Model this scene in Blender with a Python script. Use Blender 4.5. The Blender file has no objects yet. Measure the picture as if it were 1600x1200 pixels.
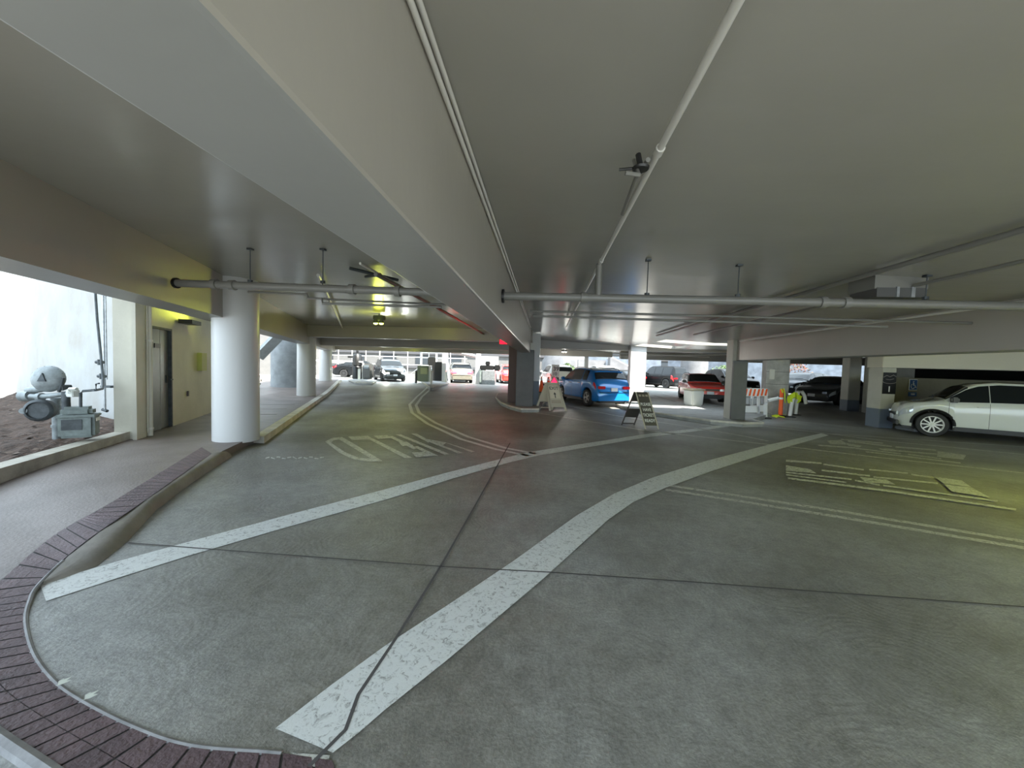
import bpy, bmesh, math, random
from mathutils import Vector, Matrix
random.seed(7)
C = bpy.context.scene.collection
PI = math.pi
# ------------------------------------------------------------------ camera
EYE = 1.63
def _unit(v): return v.normalized()
CA = _unit(Vector((51, -25, 600)))                    # direction of world +Y seen by the lens (right, down, forward)
CU = Vector((.03, -1, 0)); CU.z = -(CU.x*CA.x + CU.y*CA.y)/CA.z; CU.normalize()
CX_ = CA.cross(CU)* -1 if CA.cross(CU).x < 0 else CA.cross(CU)
# rows: world axes expressed in lens coordinates
cam_d = bpy.data.cameras.new('camera'); cam = bpy.data.objects.new('camera', cam_d); C.objects.link(cam)
cam_d.sensor_fit = 'HORIZONTAL'; cam_d.sensor_width = 36; cam_d.lens = 36*600/1600
cam_d.clip_start = .02; cam_d.clip_end = 400
right = Vector((CX_.x, CA.x, CU.x)); down = Vector((CX_.y, CA.y, CU.y)); fwd = Vector((CX_.z, CA.z, CU.z))
R3 = Matrix((right, -down, -fwd)).transposed()
cam.matrix_world = Matrix.Translation((0, 0, EYE)) @ R3.to_4x4()
bpy.context.scene.camera = cam
def ray(px, py): return right*(px-800) + down*(py-600) + fwd*600
def G(px, py, z=0.0):
    d = ray(px, py); t = (z-EYE)/d.z; return Vector((d.x*t, d.y*t, z))
def AY(px, py, Y):
    d = ray(px, py); t = Y/d.y; return Vector((d.x*t, Y, EYE+d.z*t))
# ------------------------------------------------------------------ world, sun, exposure
sc = bpy.context.scene
w = bpy.data.worlds.new('sky'); sc.world = w; w.use_nodes = True
bg = w.node_tree.nodes['Background']; bg.inputs[0].default_value = (.72, .87, 1, 1); bg.inputs[1].default_value = 1.9
sd = bpy.data.lights.new('sun', 'SUN'); sd.energy = 9; sd.angle = .01; sd.color = (1, .95, .86)
so = bpy.data.objects.new('sun', sd); C.objects.link(so)
so.rotation_euler = Vector((-.42, .45, -.77)).to_track_quat('-Z', 'Y').to_euler()
vs = sc.view_settings; vs.view_transform = 'Standard'; vs.look = 'None'; vs.gamma = 1; vs.use_curve_mapping = False
vs.exposure = 1.3
# ------------------------------------------------------------------ materials
MATS = {}
def mat(name, col, rough=.5, metal=0, bump=0, bscale=20, var=0, vscale=3, emit=None, estr=0, coat=0, col2=None, detail=6, spec=.5):
    if name in MATS: return MATS[name]
    m = bpy.data.materials.new(name); m.use_nodes = True; nt = m.node_tree; b = nt.nodes['Principled BSDF']
    b.inputs['Base Color'].default_value = (*col, 1); b.inputs['Roughness'].default_value = rough; b.inputs['Metallic'].default_value = metal
    b.inputs['Coat Weight'].default_value = coat; b.inputs['Coat Roughness'].default_value = .05
    b.inputs['Specular IOR Level'].default_value = spec
    tc = nt.nodes.new('ShaderNodeTexCoord')
    if var or col2:
        n = nt.nodes.new('ShaderNodeTexNoise'); n.inputs['Scale'].default_value = vscale; n.inputs['Detail'].default_value = detail; n.inputs['Roughness'].default_value = .6
        nt.links.new(tc.outputs['Object'], n.inputs['Vector'])
        r = nt.nodes.new('ShaderNodeValToRGB'); nt.links.new(n.outputs[0], r.inputs[0])
        c2 = col2 if col2 else tuple(c*(1-var) for c in col)
        r.color_ramp.elements[0].position = .35; r.color_ramp.elements[1].position = .65
        r.color_ramp.elements[0].color = (*c2, 1); r.color_ramp.elements[1].color = (*(col if col2 else tuple(min(1, c*(1+var*.6)) for c in col)), 1)
        nt.links.new(r.outputs[0], b.inputs['Base Color'])
    if bump:
        n2 = nt.nodes.new('ShaderNodeTexNoise'); n2.inputs['Scale'].default_value = bscale; n2.inputs['Detail'].default_value = 5
        nt.links.new(tc.outputs['Object'], n2.inputs['Vector'])
        bp = nt.nodes.new('ShaderNodeBump'); bp.inputs['Strength'].default_value = bump; bp.inputs['Distance'].default_value = .02
        nt.links.new(n2.outputs[0], bp.inputs['Height']); nt.links.new(bp.outputs[0], b.inputs['Normal'])
    if emit:
        b.inputs['Emission Color'].default_value = (*emit, 1); b.inputs['Emission Strength'].default_value = estr
    MATS[name] = m; return m

def floor_mat():
    m = bpy.data.materials.new('concrete_floor'); m.use_nodes = True; nt = m.node_tree; b = nt.nodes['Principled BSDF']; N = nt.nodes.new; L = nt.links.new
    tc = N('ShaderNodeTexCoord')
    def noise(s, d, r=.6):
        n = N('ShaderNodeTexNoise'); n.inputs['Scale'].default_value = s; n.inputs['Detail'].default_value = d; n.inputs['Roughness'].default_value = r
        L(tc.outputs['Object'], n.inputs['Vector']); return n
    def ramp(src, a, ca, z, cz):
        r = N('ShaderNodeValToRGB'); r.color_ramp.elements[0].position = a; r.color_ramp.elements[0].color = (*ca, 1)
        r.color_ramp.elements[1].position = z; r.color_ramp.elements[1].color = (*cz, 1); L(src, r.inputs[0]); return r
    def mix(kind, f, a, c):
        x = N('ShaderNodeMix'); x.data_type = 'RGBA'; x.blend_type = kind
        if isinstance(f, float): x.inputs[0].default_value = f
        else: L(f, x.inputs[0])
        L(a, x.inputs[6]); L(c, x.inputs[7]); return x
    n1 = noise(.55, 8); r1 = ramp(n1.outputs[0], .35, (.27, .275, .26), .68, (.44, .455, .445))
    n2 = noise(9, 9, .75); r2 = ramp(n2.outputs[0], .35, (.68, .68, .68), .62, (1.12, 1.12, 1.12))
    x1 = mix('MULTIPLY', .85, r1.outputs[0], r2.outputs[0])
    n3 = noise(60, 4, .7); r3 = ramp(n3.outputs[0], .4, (.72, .72, .72), .6, (1.15, 1.15, 1.15))
    x2 = mix('MULTIPLY', .7, x1.outputs[2], r3.outputs[0])
    # small dark stains
    v = N('ShaderNodeTexVoronoi'); v.inputs['Scale'].default_value = 2.3; L(tc.outputs['Object'], v.inputs['Vector'])
    r4 = ramp(v.outputs['Distance'], .012, (.4, .38, .35), .03, (1, 1, 1))
    x3 = mix('MULTIPLY', .8, x2.outputs[2], r4.outputs[0])
    # broad random patches of darker brownish tone
    n5 = noise(.22, 4); r5 = ramp(n5.outputs[0], .42, (.68, .64, .58), .6, (1, 1, 1))
    x4 = mix('MULTIPLY', .9, x3.outputs[2], r5.outputs[0])
    L(x4.outputs[2], b.inputs['Base Color'])
    rr = N('ShaderNodeMapRange'); rr.inputs[3].default_value = .38; rr.inputs[4].default_value = .62; L(n2.outputs[0], rr.inputs[0]); L(rr.outputs[0], b.inputs['Roughness'])
    # swirled trowel marks
    v2 = N('ShaderNodeTexVoronoi'); v2.inputs['Scale'].default_value = 1.5; L(tc.outputs['Object'], v2.inputs['Vector'])
    sn = N('ShaderNodeMath'); sn.operation = 'MULTIPLY_ADD'; sn.inputs[1].default_value = 95; 
    n6 = noise(5, 3); n6m = N('ShaderNodeMath'); n6m.operation = 'MULTIPLY'; n6m.inputs[1].default_value = 11; L(n6.outputs[0], n6m.inputs[0])
    L(v2.outputs['Distance'], sn.inputs[0]); L(n6m.outputs[0], sn.inputs[2])
    si = N('ShaderNodeMath'); si.operation = 'SINE'; L(sn.outputs[0], si.inputs[0])
    ms = N('ShaderNodeMath'); ms.operation = 'MULTIPLY'; ms.inputs[1].default_value = .12; L(si.outputs[0], ms.inputs[0])
    ad = N('ShaderNodeMath'); L(ms.outputs[0], ad.inputs[0]); L(n3.outputs[0], ad.inputs[1])
    ad2 = N('ShaderNodeMath'); L(ad.outputs[0], ad2.inputs[0]); L(n2.outputs[0], ad2.inputs[1])
    bp = N('ShaderNodeBump'); bp.inputs['Strength'].default_value = .4; bp.inputs['Distance'].default_value = .01; L(ad2.outputs[0], bp.inputs['Height']); L(bp.outputs[0], b.inputs['Normal'])
    return m

def paint_mat(name, col, base, amt=.42):       # road paint worn through to the concrete
    m = bpy.data.materials.new(name); m.use_nodes = True; nt = m.node_tree; b = nt.nodes['Principled BSDF']; N = nt.nodes.new; L = nt.links.new
    tc = N('ShaderNodeTexCoord'); n = N('ShaderNodeTexNoise'); n.inputs['Scale'].default_value = 22; n.inputs['Detail'].default_value = 9; n.inputs['Roughness'].default_value = .8
    n.inputs['Distortion'].default_value = 1.2
    L(tc.outputs['Object'], n.inputs['Vector']); r = N('ShaderNodeValToRGB'); r.color_ramp.elements[0].position = amt-.05; r.color_ramp.elements[1].position = amt+.05
    r.color_ramp.elements[0].color = (*base, 1); r.color_ramp.elements[1].color = (*col, 1); L(n.outputs[0], r.inputs[0]); L(r.outputs[0], b.inputs['Base Color'])
    b.inputs['Roughness'].default_value = .5
    bp = N('ShaderNodeBump'); bp.inputs['Strength'].default_value = .3; bp.inputs['Distance'].default_value = .01; L(n.outputs[0], bp.inputs['Height']); L(bp.outputs[0], b.inputs['Normal'])
    return m

def ceiling_mat(name, col, rough=.2):
    m = bpy.data.materials.new(name); m.use_nodes = True; nt = m.node_tree; b = nt.nodes['Principled BSDF']; N = nt.nodes.new; L = nt.links.new
    tc = N('ShaderNodeTexCoord'); n = N('ShaderNodeTexNoise'); n.inputs['Scale'].default_value = .8; n.inputs['Detail'].default_value = 6
    L(tc.outputs['Object'], n.inputs['Vector']); r = N('ShaderNodeValToRGB'); r.color_ramp.elements[0].position = .3; r.color_ramp.elements[1].position = .7
    r.color_ramp.elements[0].color = (*[c*.9 for c in col], 1); r.color_ramp.elements[1].color = (*col, 1); L(n.outputs[0], r.inputs[0]); L(r.outputs[0], b.inputs['Base Color'])
    b.inputs['Roughness'].default_value = rough
    mp = N('ShaderNodeMapping'); mp.inputs['Scale'].default_value = (.8, 2.5, 1); L(tc.outputs['Object'], mp.inputs['Vector'])
    n2 = N('ShaderNodeTexNoise'); n2.inputs['Scale'].default_value = 1.1; n2.inputs['Detail'].default_value = 5; L(mp.outputs[0], n2.inputs['Vector'])
    n3 = N('ShaderNodeTexNoise'); n3.inputs['Scale'].default_value = 14; n3.inputs['Detail'].default_value = 3; L(tc.outputs['Object'], n3.inputs['Vector'])
    ms = N('ShaderNodeMath'); ms.operation = 'MULTIPLY_ADD'; ms.inputs[1].default_value = .15; L(n3.outputs[0], ms.inputs[0]); L(n2.outputs[0], ms.inputs[2])
    bp = N('ShaderNodeBump'); bp.inputs['Strength'].default_value = .25; bp.inputs['Distance'].default_value = .02; L(ms.outputs[0], bp.inputs['Height']); L(bp.outputs[0], b.inputs['Normal'])
    return m

M_floor = floor_mat()
M_ceil = ceiling_mat('painted_ceiling', (.36, .345, .305))
M_beam = ceiling_mat('painted_beam', (.40, .37, .315), .3)
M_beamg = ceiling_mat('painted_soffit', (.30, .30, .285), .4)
M_cream = mat('cream_wall', (.56, .54, .45), .5, var=.08, vscale=1.5, bump=.2)
M_bluewhite = mat('white_wall', (.36, .37, .37), .6, col2=(.29, .27, .235), vscale=.9, bump=.25, bscale=8)
M_white = mat('white_paint', (.6, .6, .585), .35, bump=.12)
M_line = paint_mat('road_paint', (.74, .77, .76), (.3, .31, .3), .43)
M_line2 = paint_mat('worn_road_paint', (.62, .63, .58), (.2, .2, .18), .46)
M_walk = mat('tinted_sidewalk', (.21, .172, .155), .5, col2=(.15, .122, .108), vscale=2, bump=.2, bscale=40)
M_brick = mat('maroon_brick', (.15, .098, .107), .6, col2=(.095, .062, .07), vscale=6, bump=.35, bscale=50)
M_mortar = mat('mortar', (.09, .085, .085), .8)
M_curb = mat('curb_concrete', (.38, .35, .29), .7, var=.25, vscale=4, bump=.35, bscale=30)
M_ramp = mat('ramp_concrete', (.27, .25, .22), .6, var=.2, vscale=3, bump=.2)
M_soil = mat('soil', (.10, .058, .038), .95, col2=(.035, .022, .016), vscale=14, bump=1, bscale=30)
M_door = mat('steel_door', (.20, .22, .22), .35, .5, var=.1)
M_black = mat('black', (.012, .012, .012), .4)
M_rubber = mat('rubber', (.018, .018, .018), .7)
M_dkgrey = mat('dark_grey_paint', (.085, .085, .08), .45, var=.12)
M_bluegrey = mat('blue_grey_paint', (.16, .19, .23), .5)
M_pipe = mat('painted_pipe', (.19, .185, .165), .35)
M_pipew = mat('white_pipe', (.62, .6, .55), .3)
M_galv = mat('galvanised', (.4, .42, .43), .4, .7, var=.25, vscale=12)
M_meter = mat('meter_green_grey', (.17, .205, .195), .55, var=.25, vscale=8, bump=.3)
M_metdk = mat('dark_iron', (.07, .08, .085), .55, .4, var=.3, vscale=10)
M_metlt = mat('pale_iron', (.25, .28, .285), .5, .2, var=.3, vscale=10)
M_conc = mat('raw_concrete', (.42, .42, .40), .8, var=.2, vscale=2, bump=.4, bscale=12)
M_conc2 = mat('grey_concrete_shaft', (.27, .29, .30), .7, var=.2, vscale=2.5, bump=.3)
M_outgrey = mat('outdoor_grey_concrete', (.15, .15, .155), .8, var=.2, vscale=1.5)
M_facade = mat('pale_facade', (.12, .118, .115), .8, var=.08)
M_glassd = mat('tinted_glass', (.015, .018, .02), .06, spec=.35)
M_win = mat('window_glass', (.10, .12, .13), .08)
M_chrome = mat('chrome', (.75, .75, .75), .15, 1)
M_orange = mat('orange_plastic', (.95, .13, .02), .45)
M_refl = mat('white_reflective', (.85, .85, .85), .35)
M_yellow = mat('caution_tape', (.68, .82, .03), .5)
M_plate = mat('licence_plate', (.75, .77, .8), .4)
M_leaf = mat('leaf', (.06, .13, .035), .7, col2=(.12, .16, .06), vscale=6)
M_dryleaf = mat('dry_leaf', (.5, .52, .45), .8)
M_wood = mat('bark', (.12, .08, .05), .9)
M_signbeige = mat('sign_beige', (.52, .47, .34), .5)
M_signbrown = mat('sign_brown', (.07, .062, .05), .45)
M_letw = mat('lettering_white', (.78, .77, .7), .5)
M_letb = mat('lettering_dark', (.03, .025, .02), .5)
M_blue = mat('accessible_blue', (.03, .09, .25), .4)
M_red = mat('red_panel', (.8, .02, .05), .4)
# ------------------------------------------------------------------ mesh helpers
class MB:
    def __init__(s): s.b = bmesh.new()
    def quad(s, pts):
        vs_ = [s.b.verts.new(p) for p in pts]
        try: s.b.faces.new(vs_)
        except ValueError: pass
        return s
    def box(s, x0, x1, y0, y1, z0, z1, m=None, bev=0):
        r = bmesh.ops.create_cube(s.b, size=1)
        bmesh.ops.scale(s.b, vec=(x1-x0, y1-y0, z1-z0), verts=r['verts'])
        bmesh.ops.translate(s.b, vec=((x0+x1)/2, (y0+y1)/2, (z0+z1)/2), verts=r['verts'])
        vv = r['verts']
        if bev:
            es = list({e for v in vv for e in v.link_edges})
            q = bmesh.ops.bevel(s.b, geom=es, offset=bev, segments=2, affect='EDGES')
            vv = list({v for f in q['faces'] for v in f.verts} | {v for v in vv if v.is_valid})
        if m is not None: bmesh.ops.transform(s.b, matrix=m, verts=vv)
        return s
    def prism(s, pts, z0, z1):                 # plan polygon extruded in z (z0/z1 may be functions)
        f0 = z0 if callable(z0) else (lambda x, y: z0); f1 = z1 if callable(z1) else (lambda x, y: z1)
        a = [s.b.verts.new((p[0], p[1], f0(p[0], p[1]))) for p in pts]; c = [s.b.verts.new((p[0], p[1], f1(p[0], p[1]))) for p in pts]
        n = len(pts)
        s.b.faces.new(a[::-1]); s.b.faces.new(c)
        for i in range(n): s.b.faces.new((a[i], a[(i+1) % n], c[(i+1) % n], c[i]))
        return s
    def tube(s, pts, r, n=10, cap=True):
        pts = [Vector(p) for p in pts]; rings = []
        for i, p in enumerate(pts):
            d = (pts[min(i+1, len(pts)-1)] - pts[max(i-1, 0)]).normalized()
            up = Vector((0, 0, 1)) if abs(d.z) < .9 else Vector((1, 0, 0))
            x = d.cross(up).normalized(); y = x.cross(d)
            rr = r[i] if isinstance(r, (list, tuple)) else r
            rings.append([s.b.verts.new(p + (x*math.cos(2*PI*k/n) + y*math.sin(2*PI*k/n))*rr) for k in range(n)])
        for a, c in zip(rings, rings[1:]):
            for k in range(n): s.b.faces.new((a[k], a[(k+1) % n], c[(k+1) % n], c[k]))
        if cap: s.b.faces.new(rings[0][::-1]); s.b.faces.new(rings[-1])
        return s
    def lathe(s, prof, n=24, m=None, cap=True):          # (r, z) profile about z
        rings = []
        for r, z in prof:
            rings.append([s.b.verts.new((r*math.cos(2*PI*k/n), r*math.sin(2*PI*k/n), z)) for k in range(n)])
        for a, c in zip(rings, rings[1:]):
            for k in range(n): s.b.faces.new((a[k], a[(k+1) % n], c[(k+1) % n], c[k]))
        if cap: s.b.faces.new(rings[0][::-1]); s.b.faces.new(rings[-1])
        if m is not None: bmesh.ops.transform(s.b, matrix=m, verts=[v for g in rings for v in g])
        return s
    def build(s, name, m, parent=None, smooth=False):
        me = bpy.data.meshes.new(name); bmesh.ops.recalc_face_normals(s.b, faces=s.b.faces); s.b.to_mesh(me); s.b.free()
        if isinstance(m, (list, tuple)):
            for q in m: me.materials.append(q)
        else: me.materials.append(m)
        if smooth:
            for p in me.polygons: p.use_smooth = True
            try: me.set_sharp_from_angle(angle=math.radians(40))
            except Exception: pass
        o = bpy.data.objects.new(name, me); C.objects.link(o)
        if parent is not None: o.parent = parent
        return o
def tag(o, label, cat, group=None):
    o['label'] = label; o['category'] = cat
    if group: o['group'] = group
    return o
def struct(o, label=None):
    o['kind'] = 'structure'
    if label: o['label'] = label
    return o
def thing(name, label, cat, loc=(0, 0, 0), rz=0, group=None):
    o = bpy.data.objects.new(name, None); C.objects.link(o); o.location = loc; o.rotation_euler = (0, 0, rz); o.empty_display_size = .2
    return tag(o, label, cat, group)
def copy_tree(o, parent=None):
    c = o.copy(); C.objects.link(c)
    if parent is not None: c.parent = parent
    for ch in list(o.children): copy_tree(ch, c)
    return c
def text_mesh(name, body, size, m, parent, mtx, ext=.002, sx=1.0, align='CENTER'):
    cu = bpy.data.curves.new(name, 'FONT'); cu.body = body; cu.size = size; cu.extrude = ext; cu.align_x = align; cu.align_y = 'CENTER'; cu.offset = size*.012; cu.space_line = 1.15
    t = bpy.data.objects.new(name, cu); C.objects.link(t); dg = bpy.context.evaluated_depsgraph_get(); dg.update()
    me = bpy.data.meshes.new_from_object(t.evaluated_get(dg)); bpy.data.objects.remove(t); bpy.data.curves.remove(cu)
    me.materials.clear(); me.materials.append(m); me.transform(mtx @ Matrix.Diagonal((sx, 1, 1, 1)))
    o = bpy.data.objects.new(name, me); C.objects.link(o)
    if parent is not None: o.parent = parent
    return o
def lerp(a, b, t): return a + (b-a)*t
def interp(tab, x):
    if x <= tab[0][0]: return tab[0][1]
    for (a, u), (b, v) in zip(tab, tab[1:]):
        if x <= b: return lerp(u, v, (x-a)/(b-a))
    return tab[-1][1]
# ------------------------------------------------------------------ floor
def sm(t): t = max(0, min(1, t)); return t*t*(3-2*t)
def FZ(x, y): return max(.22*sm((y-15.5)/6)*sm((x-4.6)/2), .25*sm((y-17)/9))
def Gf(px, py, z=0.0):
    p = G(px, py, z)
    for _ in range(12): p = G(px, py, z+FZ(p.x, p.y))
    return p
fb = MB(); xs = [-60, -40, -25] + [x for x in range(-20, 26)] + [32, 45, 60]; ys = [-12, -6, -2] + [y for y in range(0, 40)] + [46, 55, 70]
gv = [[fb.b.verts.new((x, y, FZ(x, y))) for x in xs] for y in ys]
for j in range(len(ys)-1):
    for i in range(len(xs)-1): fb.b.faces.new((gv[j][i], gv[j][i+1], gv[j+1][i+1], gv[j+1][i]))
floor = struct(fb.build('floor', M_floor, smooth=True))
# --- paint on the floor (parts of the floor)
def strip(name, A, B, m, label, z=.005):
    mb = MB(); a = [G(*p, z) for p in A]; b = [G(*p, z) for p in B]
    va = [mb.b.verts.new(p) for p in a]; vb = [mb.b.verts.new(p) for p in b]
    for i in range(len(a)-1): mb.b.faces.new((va[i], va[i+1], vb[i+1], vb[i]))
    o = mb.build(name, m, floor); o['label'] = label
    for p in o.data.polygons:
        pass
    return o
def line(name, pts, wd, m, label, z=.005):
    mb = MB(); P_ = [Gf(*p, z) for p in pts]; L_ = []; R_ = []
    for i, p in enumerate(P_):
        d = (P_[min(i+1, len(P_)-1)]-P_[max(i-1, 0)]); d.z = 0; d.normalize(); n = Vector((-d.y, d.x, 0))*wd/2
        q = Vector((p.x, p.y, 0))
        L_.append(q+n); R_.append(q-n)
    # densify so that it follows the floor
    def dn(Q):
        o_ = []
        for a, b in zip(Q, Q[1:]):
            for k in range(8): o_.append(a.lerp(b, k/8))
        return o_+[Q[-1]]
    L_, R_ = dn(L_), dn(R_)
    va = [mb.b.verts.new((p.x, p.y, FZ(p.x, p.y)+z)) for p in L_]; vb = [mb.b.verts.new((p.x, p.y, FZ(p.x, p.y)+z)) for p in R_]
    for i in range(len(va)-1): mb.b.faces.new((va[i], va[i+1], vb[i+1], vb[i]))
    o = mb.build(name, m, floor); o['label'] = label; return o
strip('painted_line', [(62, 912), (180, 878), (285, 849), (440, 807), (600, 765), (700, 738), (790, 715), (828, 706), (900, 695), (1010, 678), (1100, 668), (1150, 661)],
      [(72, 939), (190, 901), (295, 868), (450, 823), (608, 779), (706, 748), (794, 723), (835, 713), (905, 701), (1013, 683), (1103, 672), (1154, 664)], M_line, 'broad white stripe crossing the lanes, the left one')
strip('painted_line', [(430, 1138), (515, 1072), (600, 1010), (700, 945), (800, 878), (900, 806), (960, 771), (1020, 746), (1100, 721), (1200, 695), (1283, 677)],
      [(520, 1176), (560, 1145), (600, 1110), (700, 1030), (850, 903), (950, 812), (990, 784), (1040, 762), (1112, 736), (1210, 704), (1295, 680)], M_line, 'broad white stripe crossing the lanes, the right one', z=.006)
strip('painted_line', [(455, 1176), (515, 1180)], [(490, 1198), (512, 1196)], M_line2, 'short worn end of the right broad stripe on the gutter')
line('painted_line', [(668, 605), (651, 620), (640, 632), (644, 645), (668, 662), (720, 686), (775, 702), (826, 712)], .11, M_line, 'outer line of the curved double line')
line('painted_line', [(676, 605), (659, 620), (650, 633), (655, 645), (681, 661), (733, 683), (790, 700), (838, 709)], .11, M_line, 'inner line of the curved double line')
line('painted_line', [(1036, 757), (1150, 774), (1320, 800), (1600, 846), (1900, 895)], .10, M_line2, 'upper line of the double line by the bare floor')
line('painted_line', [(1040, 765), (1150, 782), (1320, 809), (1600, 856), (1900, 906)], .10, M_line2, 'lower line of the double line by the bare floor')
line('painted_line', [(790, 637), (900, 655), (1004, 672), (1160, 690), (1226, 697), (1358, 713), (1600, 739), (1900, 772)], .11, M_line2, 'long thin line under the ticket sign')
line('painted_line', [(887, 634), (960, 649), (1060, 664), (1160, 681), (1200, 689)], .10, M_line2, 'thin line behind the ticket sign')
line('painted_line', [(1160, 662), (1281, 676), (1394, 690), (1600, 710), (1850, 733)], .10, M_line2, 'thin line in front of the white car')
line('painted_line', [(1300, 678), (1450, 688), (1600, 698), (1800, 712)], .08, M_line2, 'faint line nearest the white car')
line('painted_line', [(1180, 652), (1300, 664), (1420, 676)], .07, M_line2, 'faint line beside the numbered pillar')
line('painted_line', [(1020, 617), (1060, 628), (1100, 636)], .10, M_line2, 'parking line left of the red car')
line('painted_line', [(1035, 614), (1075, 624), (1130, 636)], .10, M_line2, 'parking line beside the red car')
def word(name, polys, label, org=(1160, 640), k=.275):
    mb = MB()
    for i, q in enumerate(polys):
        mb.quad([G(org[0]+k*x, org[1]+k*y, .005+.0007*i) for x, y in q])
    o = mb.build(name, M_line2, floor); o['label'] = label; return o
def sl(x0, y0, x1, y1, t0, t1): return [(x0, y0), (x1, y1), (x1, y1+t1), (x0, y0+t0)]
word('painted_word', [sl(247, 284, 450, 300, 12, 9), sl(460, 306, 690, 338, 9, 8), sl(720, 336, 940, 358, 8, 7), sl(960, 364, 1250, 402, 8, 12),
    [(247, 316), (385, 338), (420, 362), (247, 347)], sl(450, 340, 725, 372, 9, 9), sl(745, 378, 1110, 414, 9, 9), sl(247, 352, 620, 392, 8, 8), sl(640, 398, 780, 424, 8, 9),
    [(665, 382), (820, 398), (870, 426), (700, 412)], sl(248, 366, 590, 410, 7, 7), sl(800, 426, 1450, 516, 9, 9), sl(258, 384, 800, 452, 10, 12), sl(800, 452, 1555, 562, 12, 11),
    [(1090, 380), (1250, 406), (1300, 440), (1140, 418)], [(1145, 424), (1305, 444), (1410, 500), (1190, 466)]], 'worn white lettering on the floor, the lower word')
word('painted_word', [[(480, 176), (560, 172), (600, 200), (500, 196)], sl(560, 166, 800, 188, 6, 6), sl(600, 176, 850, 206, 7, 7), sl(430, 198, 640, 214, 8, 7), [(590, 190), (680, 206), (660, 216), (600, 204)],
    sl(640, 216, 900, 248, 6, 6), sl(870, 208, 1100, 226, 8, 7), [(770, 220), (850, 222), (900, 240), (800, 232)], sl(860, 228, 1110, 250, 7, 7), [(1110, 236), (1272, 258), (1255, 284), (1105, 268)],
    sl(700, 236, 1240, 300, 6, 7), sl(940, 250, 1130, 276, 6, 6)], 'worn white lettering on the floor, the upper word')
K2 = dict(org=(400, 640), k=.25)
word('painted_word', [[(432, 200), (480, 176), (540, 172), (552, 182), (482, 192), (470, 208)], [(432, 200), (470, 208), (560, 268), (640, 302), (600, 308), (520, 268)],
    [(560, 268), (640, 300), (740, 308), (790, 322), (700, 325), (600, 308)], [(510, 180), (552, 178), (790, 320), (730, 312)],
    [(575, 168), (700, 163), (735, 185), (600, 190)], [(690, 176), (735, 182), (975, 300), (930, 303)], [(735, 163), (820, 160), (845, 178), (765, 183)], [(820, 166), (850, 164), (1010, 240), (985, 248)],
    [(895, 206), (940, 200), (985, 224), (915, 228)], [(975, 268), (1080, 262), (1140, 288), (1000, 297)], [(985, 232), (1010, 228), (1140, 288), (1100, 290)],
    [(870, 155), (905, 155), (1212, 278), (1180, 282)], [(970, 150), (1005, 150), (1100, 200), (1075, 205)], [(1075, 185), (1190, 205), (1170, 222), (1090, 205)],
    [(1090, 205), (1120, 205), (1292, 270), (1262, 273)], [(1180, 205), (1215, 213), (1370, 262), (1345, 266)]], 'worn white word YIELD on the floor', **K2)
word('painted_word', [sl(60+i*34, 300-(i % 3)*4, 84+i*34, 294+(i % 2)*10, 8, 6) for i in range(11)], 'faint scribbled white marks on the floor left of the yield word', **K2)
# joints cut in the concrete
def groove(pts, wd, label):
    return line('floor_joint', pts, wd, M_mortar, label, z=.0075)
groove([(470, 1210), (540, 1140), (560, 1085), (620, 995), (690, 882), (745, 785), (780, 722), (797, 692)], .018, 'dark joint running away from the camera')
groove([(200, 848), (330, 858), (690, 885), (860, 894), (1080, 909), (1250, 922), (1600, 948), (1900, 972)], .016, 'dark joint running across the lanes')
# ------------------------------------------------------------------ sidewalk, brick band, curbs
WK = .13
def wz(z): return lambda p: G(p[0], p[1], z)
# road edge (inner) and band outer edge as seen from the camera, walked from the gutter to the round column
edge = [(520, 1190), (440, 1178), (300, 1166), (210, 1137), (130, 1097), (84, 1064), (52, 1020), (40, 972), (46, 940), (60, 914), (107, 869), (155, 832), (229, 781), (331, 709)]
outer = [(560, 1330), (420, 1330), (200, 1290), (80, 1206), (0, 1152), (-70, 1100), (-110, 1050), (-120, 1000), (-90, 960), (-20, 925), (69, 848), (118, 816), (176, 784), (315, 699)]
hz = [.0]*8+[.01, .02, .05, .09, .13, .13]
E_ = [G(p[0], p[1], h) for p, h in zip(edge, hz)]; O_ = [G(p[0], p[1], max(h, .012)) for p, h in zip(outer, hz)]
def crv(Q, t):                                  # smooth curve through the points
    i = min(int(t), len(Q)-2); f = t-i; a = Q[max(i-1, 0)]; b = Q[i]; c = Q[i+1]; d = Q[min(i+2, len(Q)-1)]
    return .5*((2*b)+(c-a)*f+(2*a-5*b+4*c-d)*f*f+(3*b-a-3*c+d)*f*f*f)
# sidewalk slab
walk_poly = [O_[4], O_[5], O_[6], O_[7], O_[8], O_[9], O_[10], O_[11], O_[12], O_[13]]
mb = MB()
pz = lambda p, z: Vector((p.x, p.y, z))
# left of the band: follows the band's height out to the planter wall
outs = [Vector((-12, -1.5, .012)), Vector((-12, 0, .012)), Vector((-12, 1.0, .02)), Vector((-12, 2, .03)), Vector((-9, 3, .04)), Vector((-8.2, 3.5, .06)), Vector((-8.0, 4.4, .10)), Vector((-8, 5, .12)), Vector((-8, 5.6, .13)), Vector((-8.2, 6.6, .13))]
rws = []
for i in range((len(outs)-1)*5+1):
    a_ = i/5; k_ = min(int(a_), len(outs)-2); P0 = walk_poly[k_].lerp(walk_poly[k_+1], a_-k_); P1 = outs[k_].lerp(outs[k_+1], a_-k_)
    rws.append([mb.b.verts.new(P0.lerp(P1, j/8)) for j in range(9)])
for a_, b_ in zip(rws, rws[1:]):
    for j in range(8): mb.b.faces.new((a_[j], a_[j+1], b_[j+1], b_[j]))
struct(mb.build('sidewalk', M_walk, smooth=True), 'reddish tinted concrete sidewalk along the left')
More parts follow.
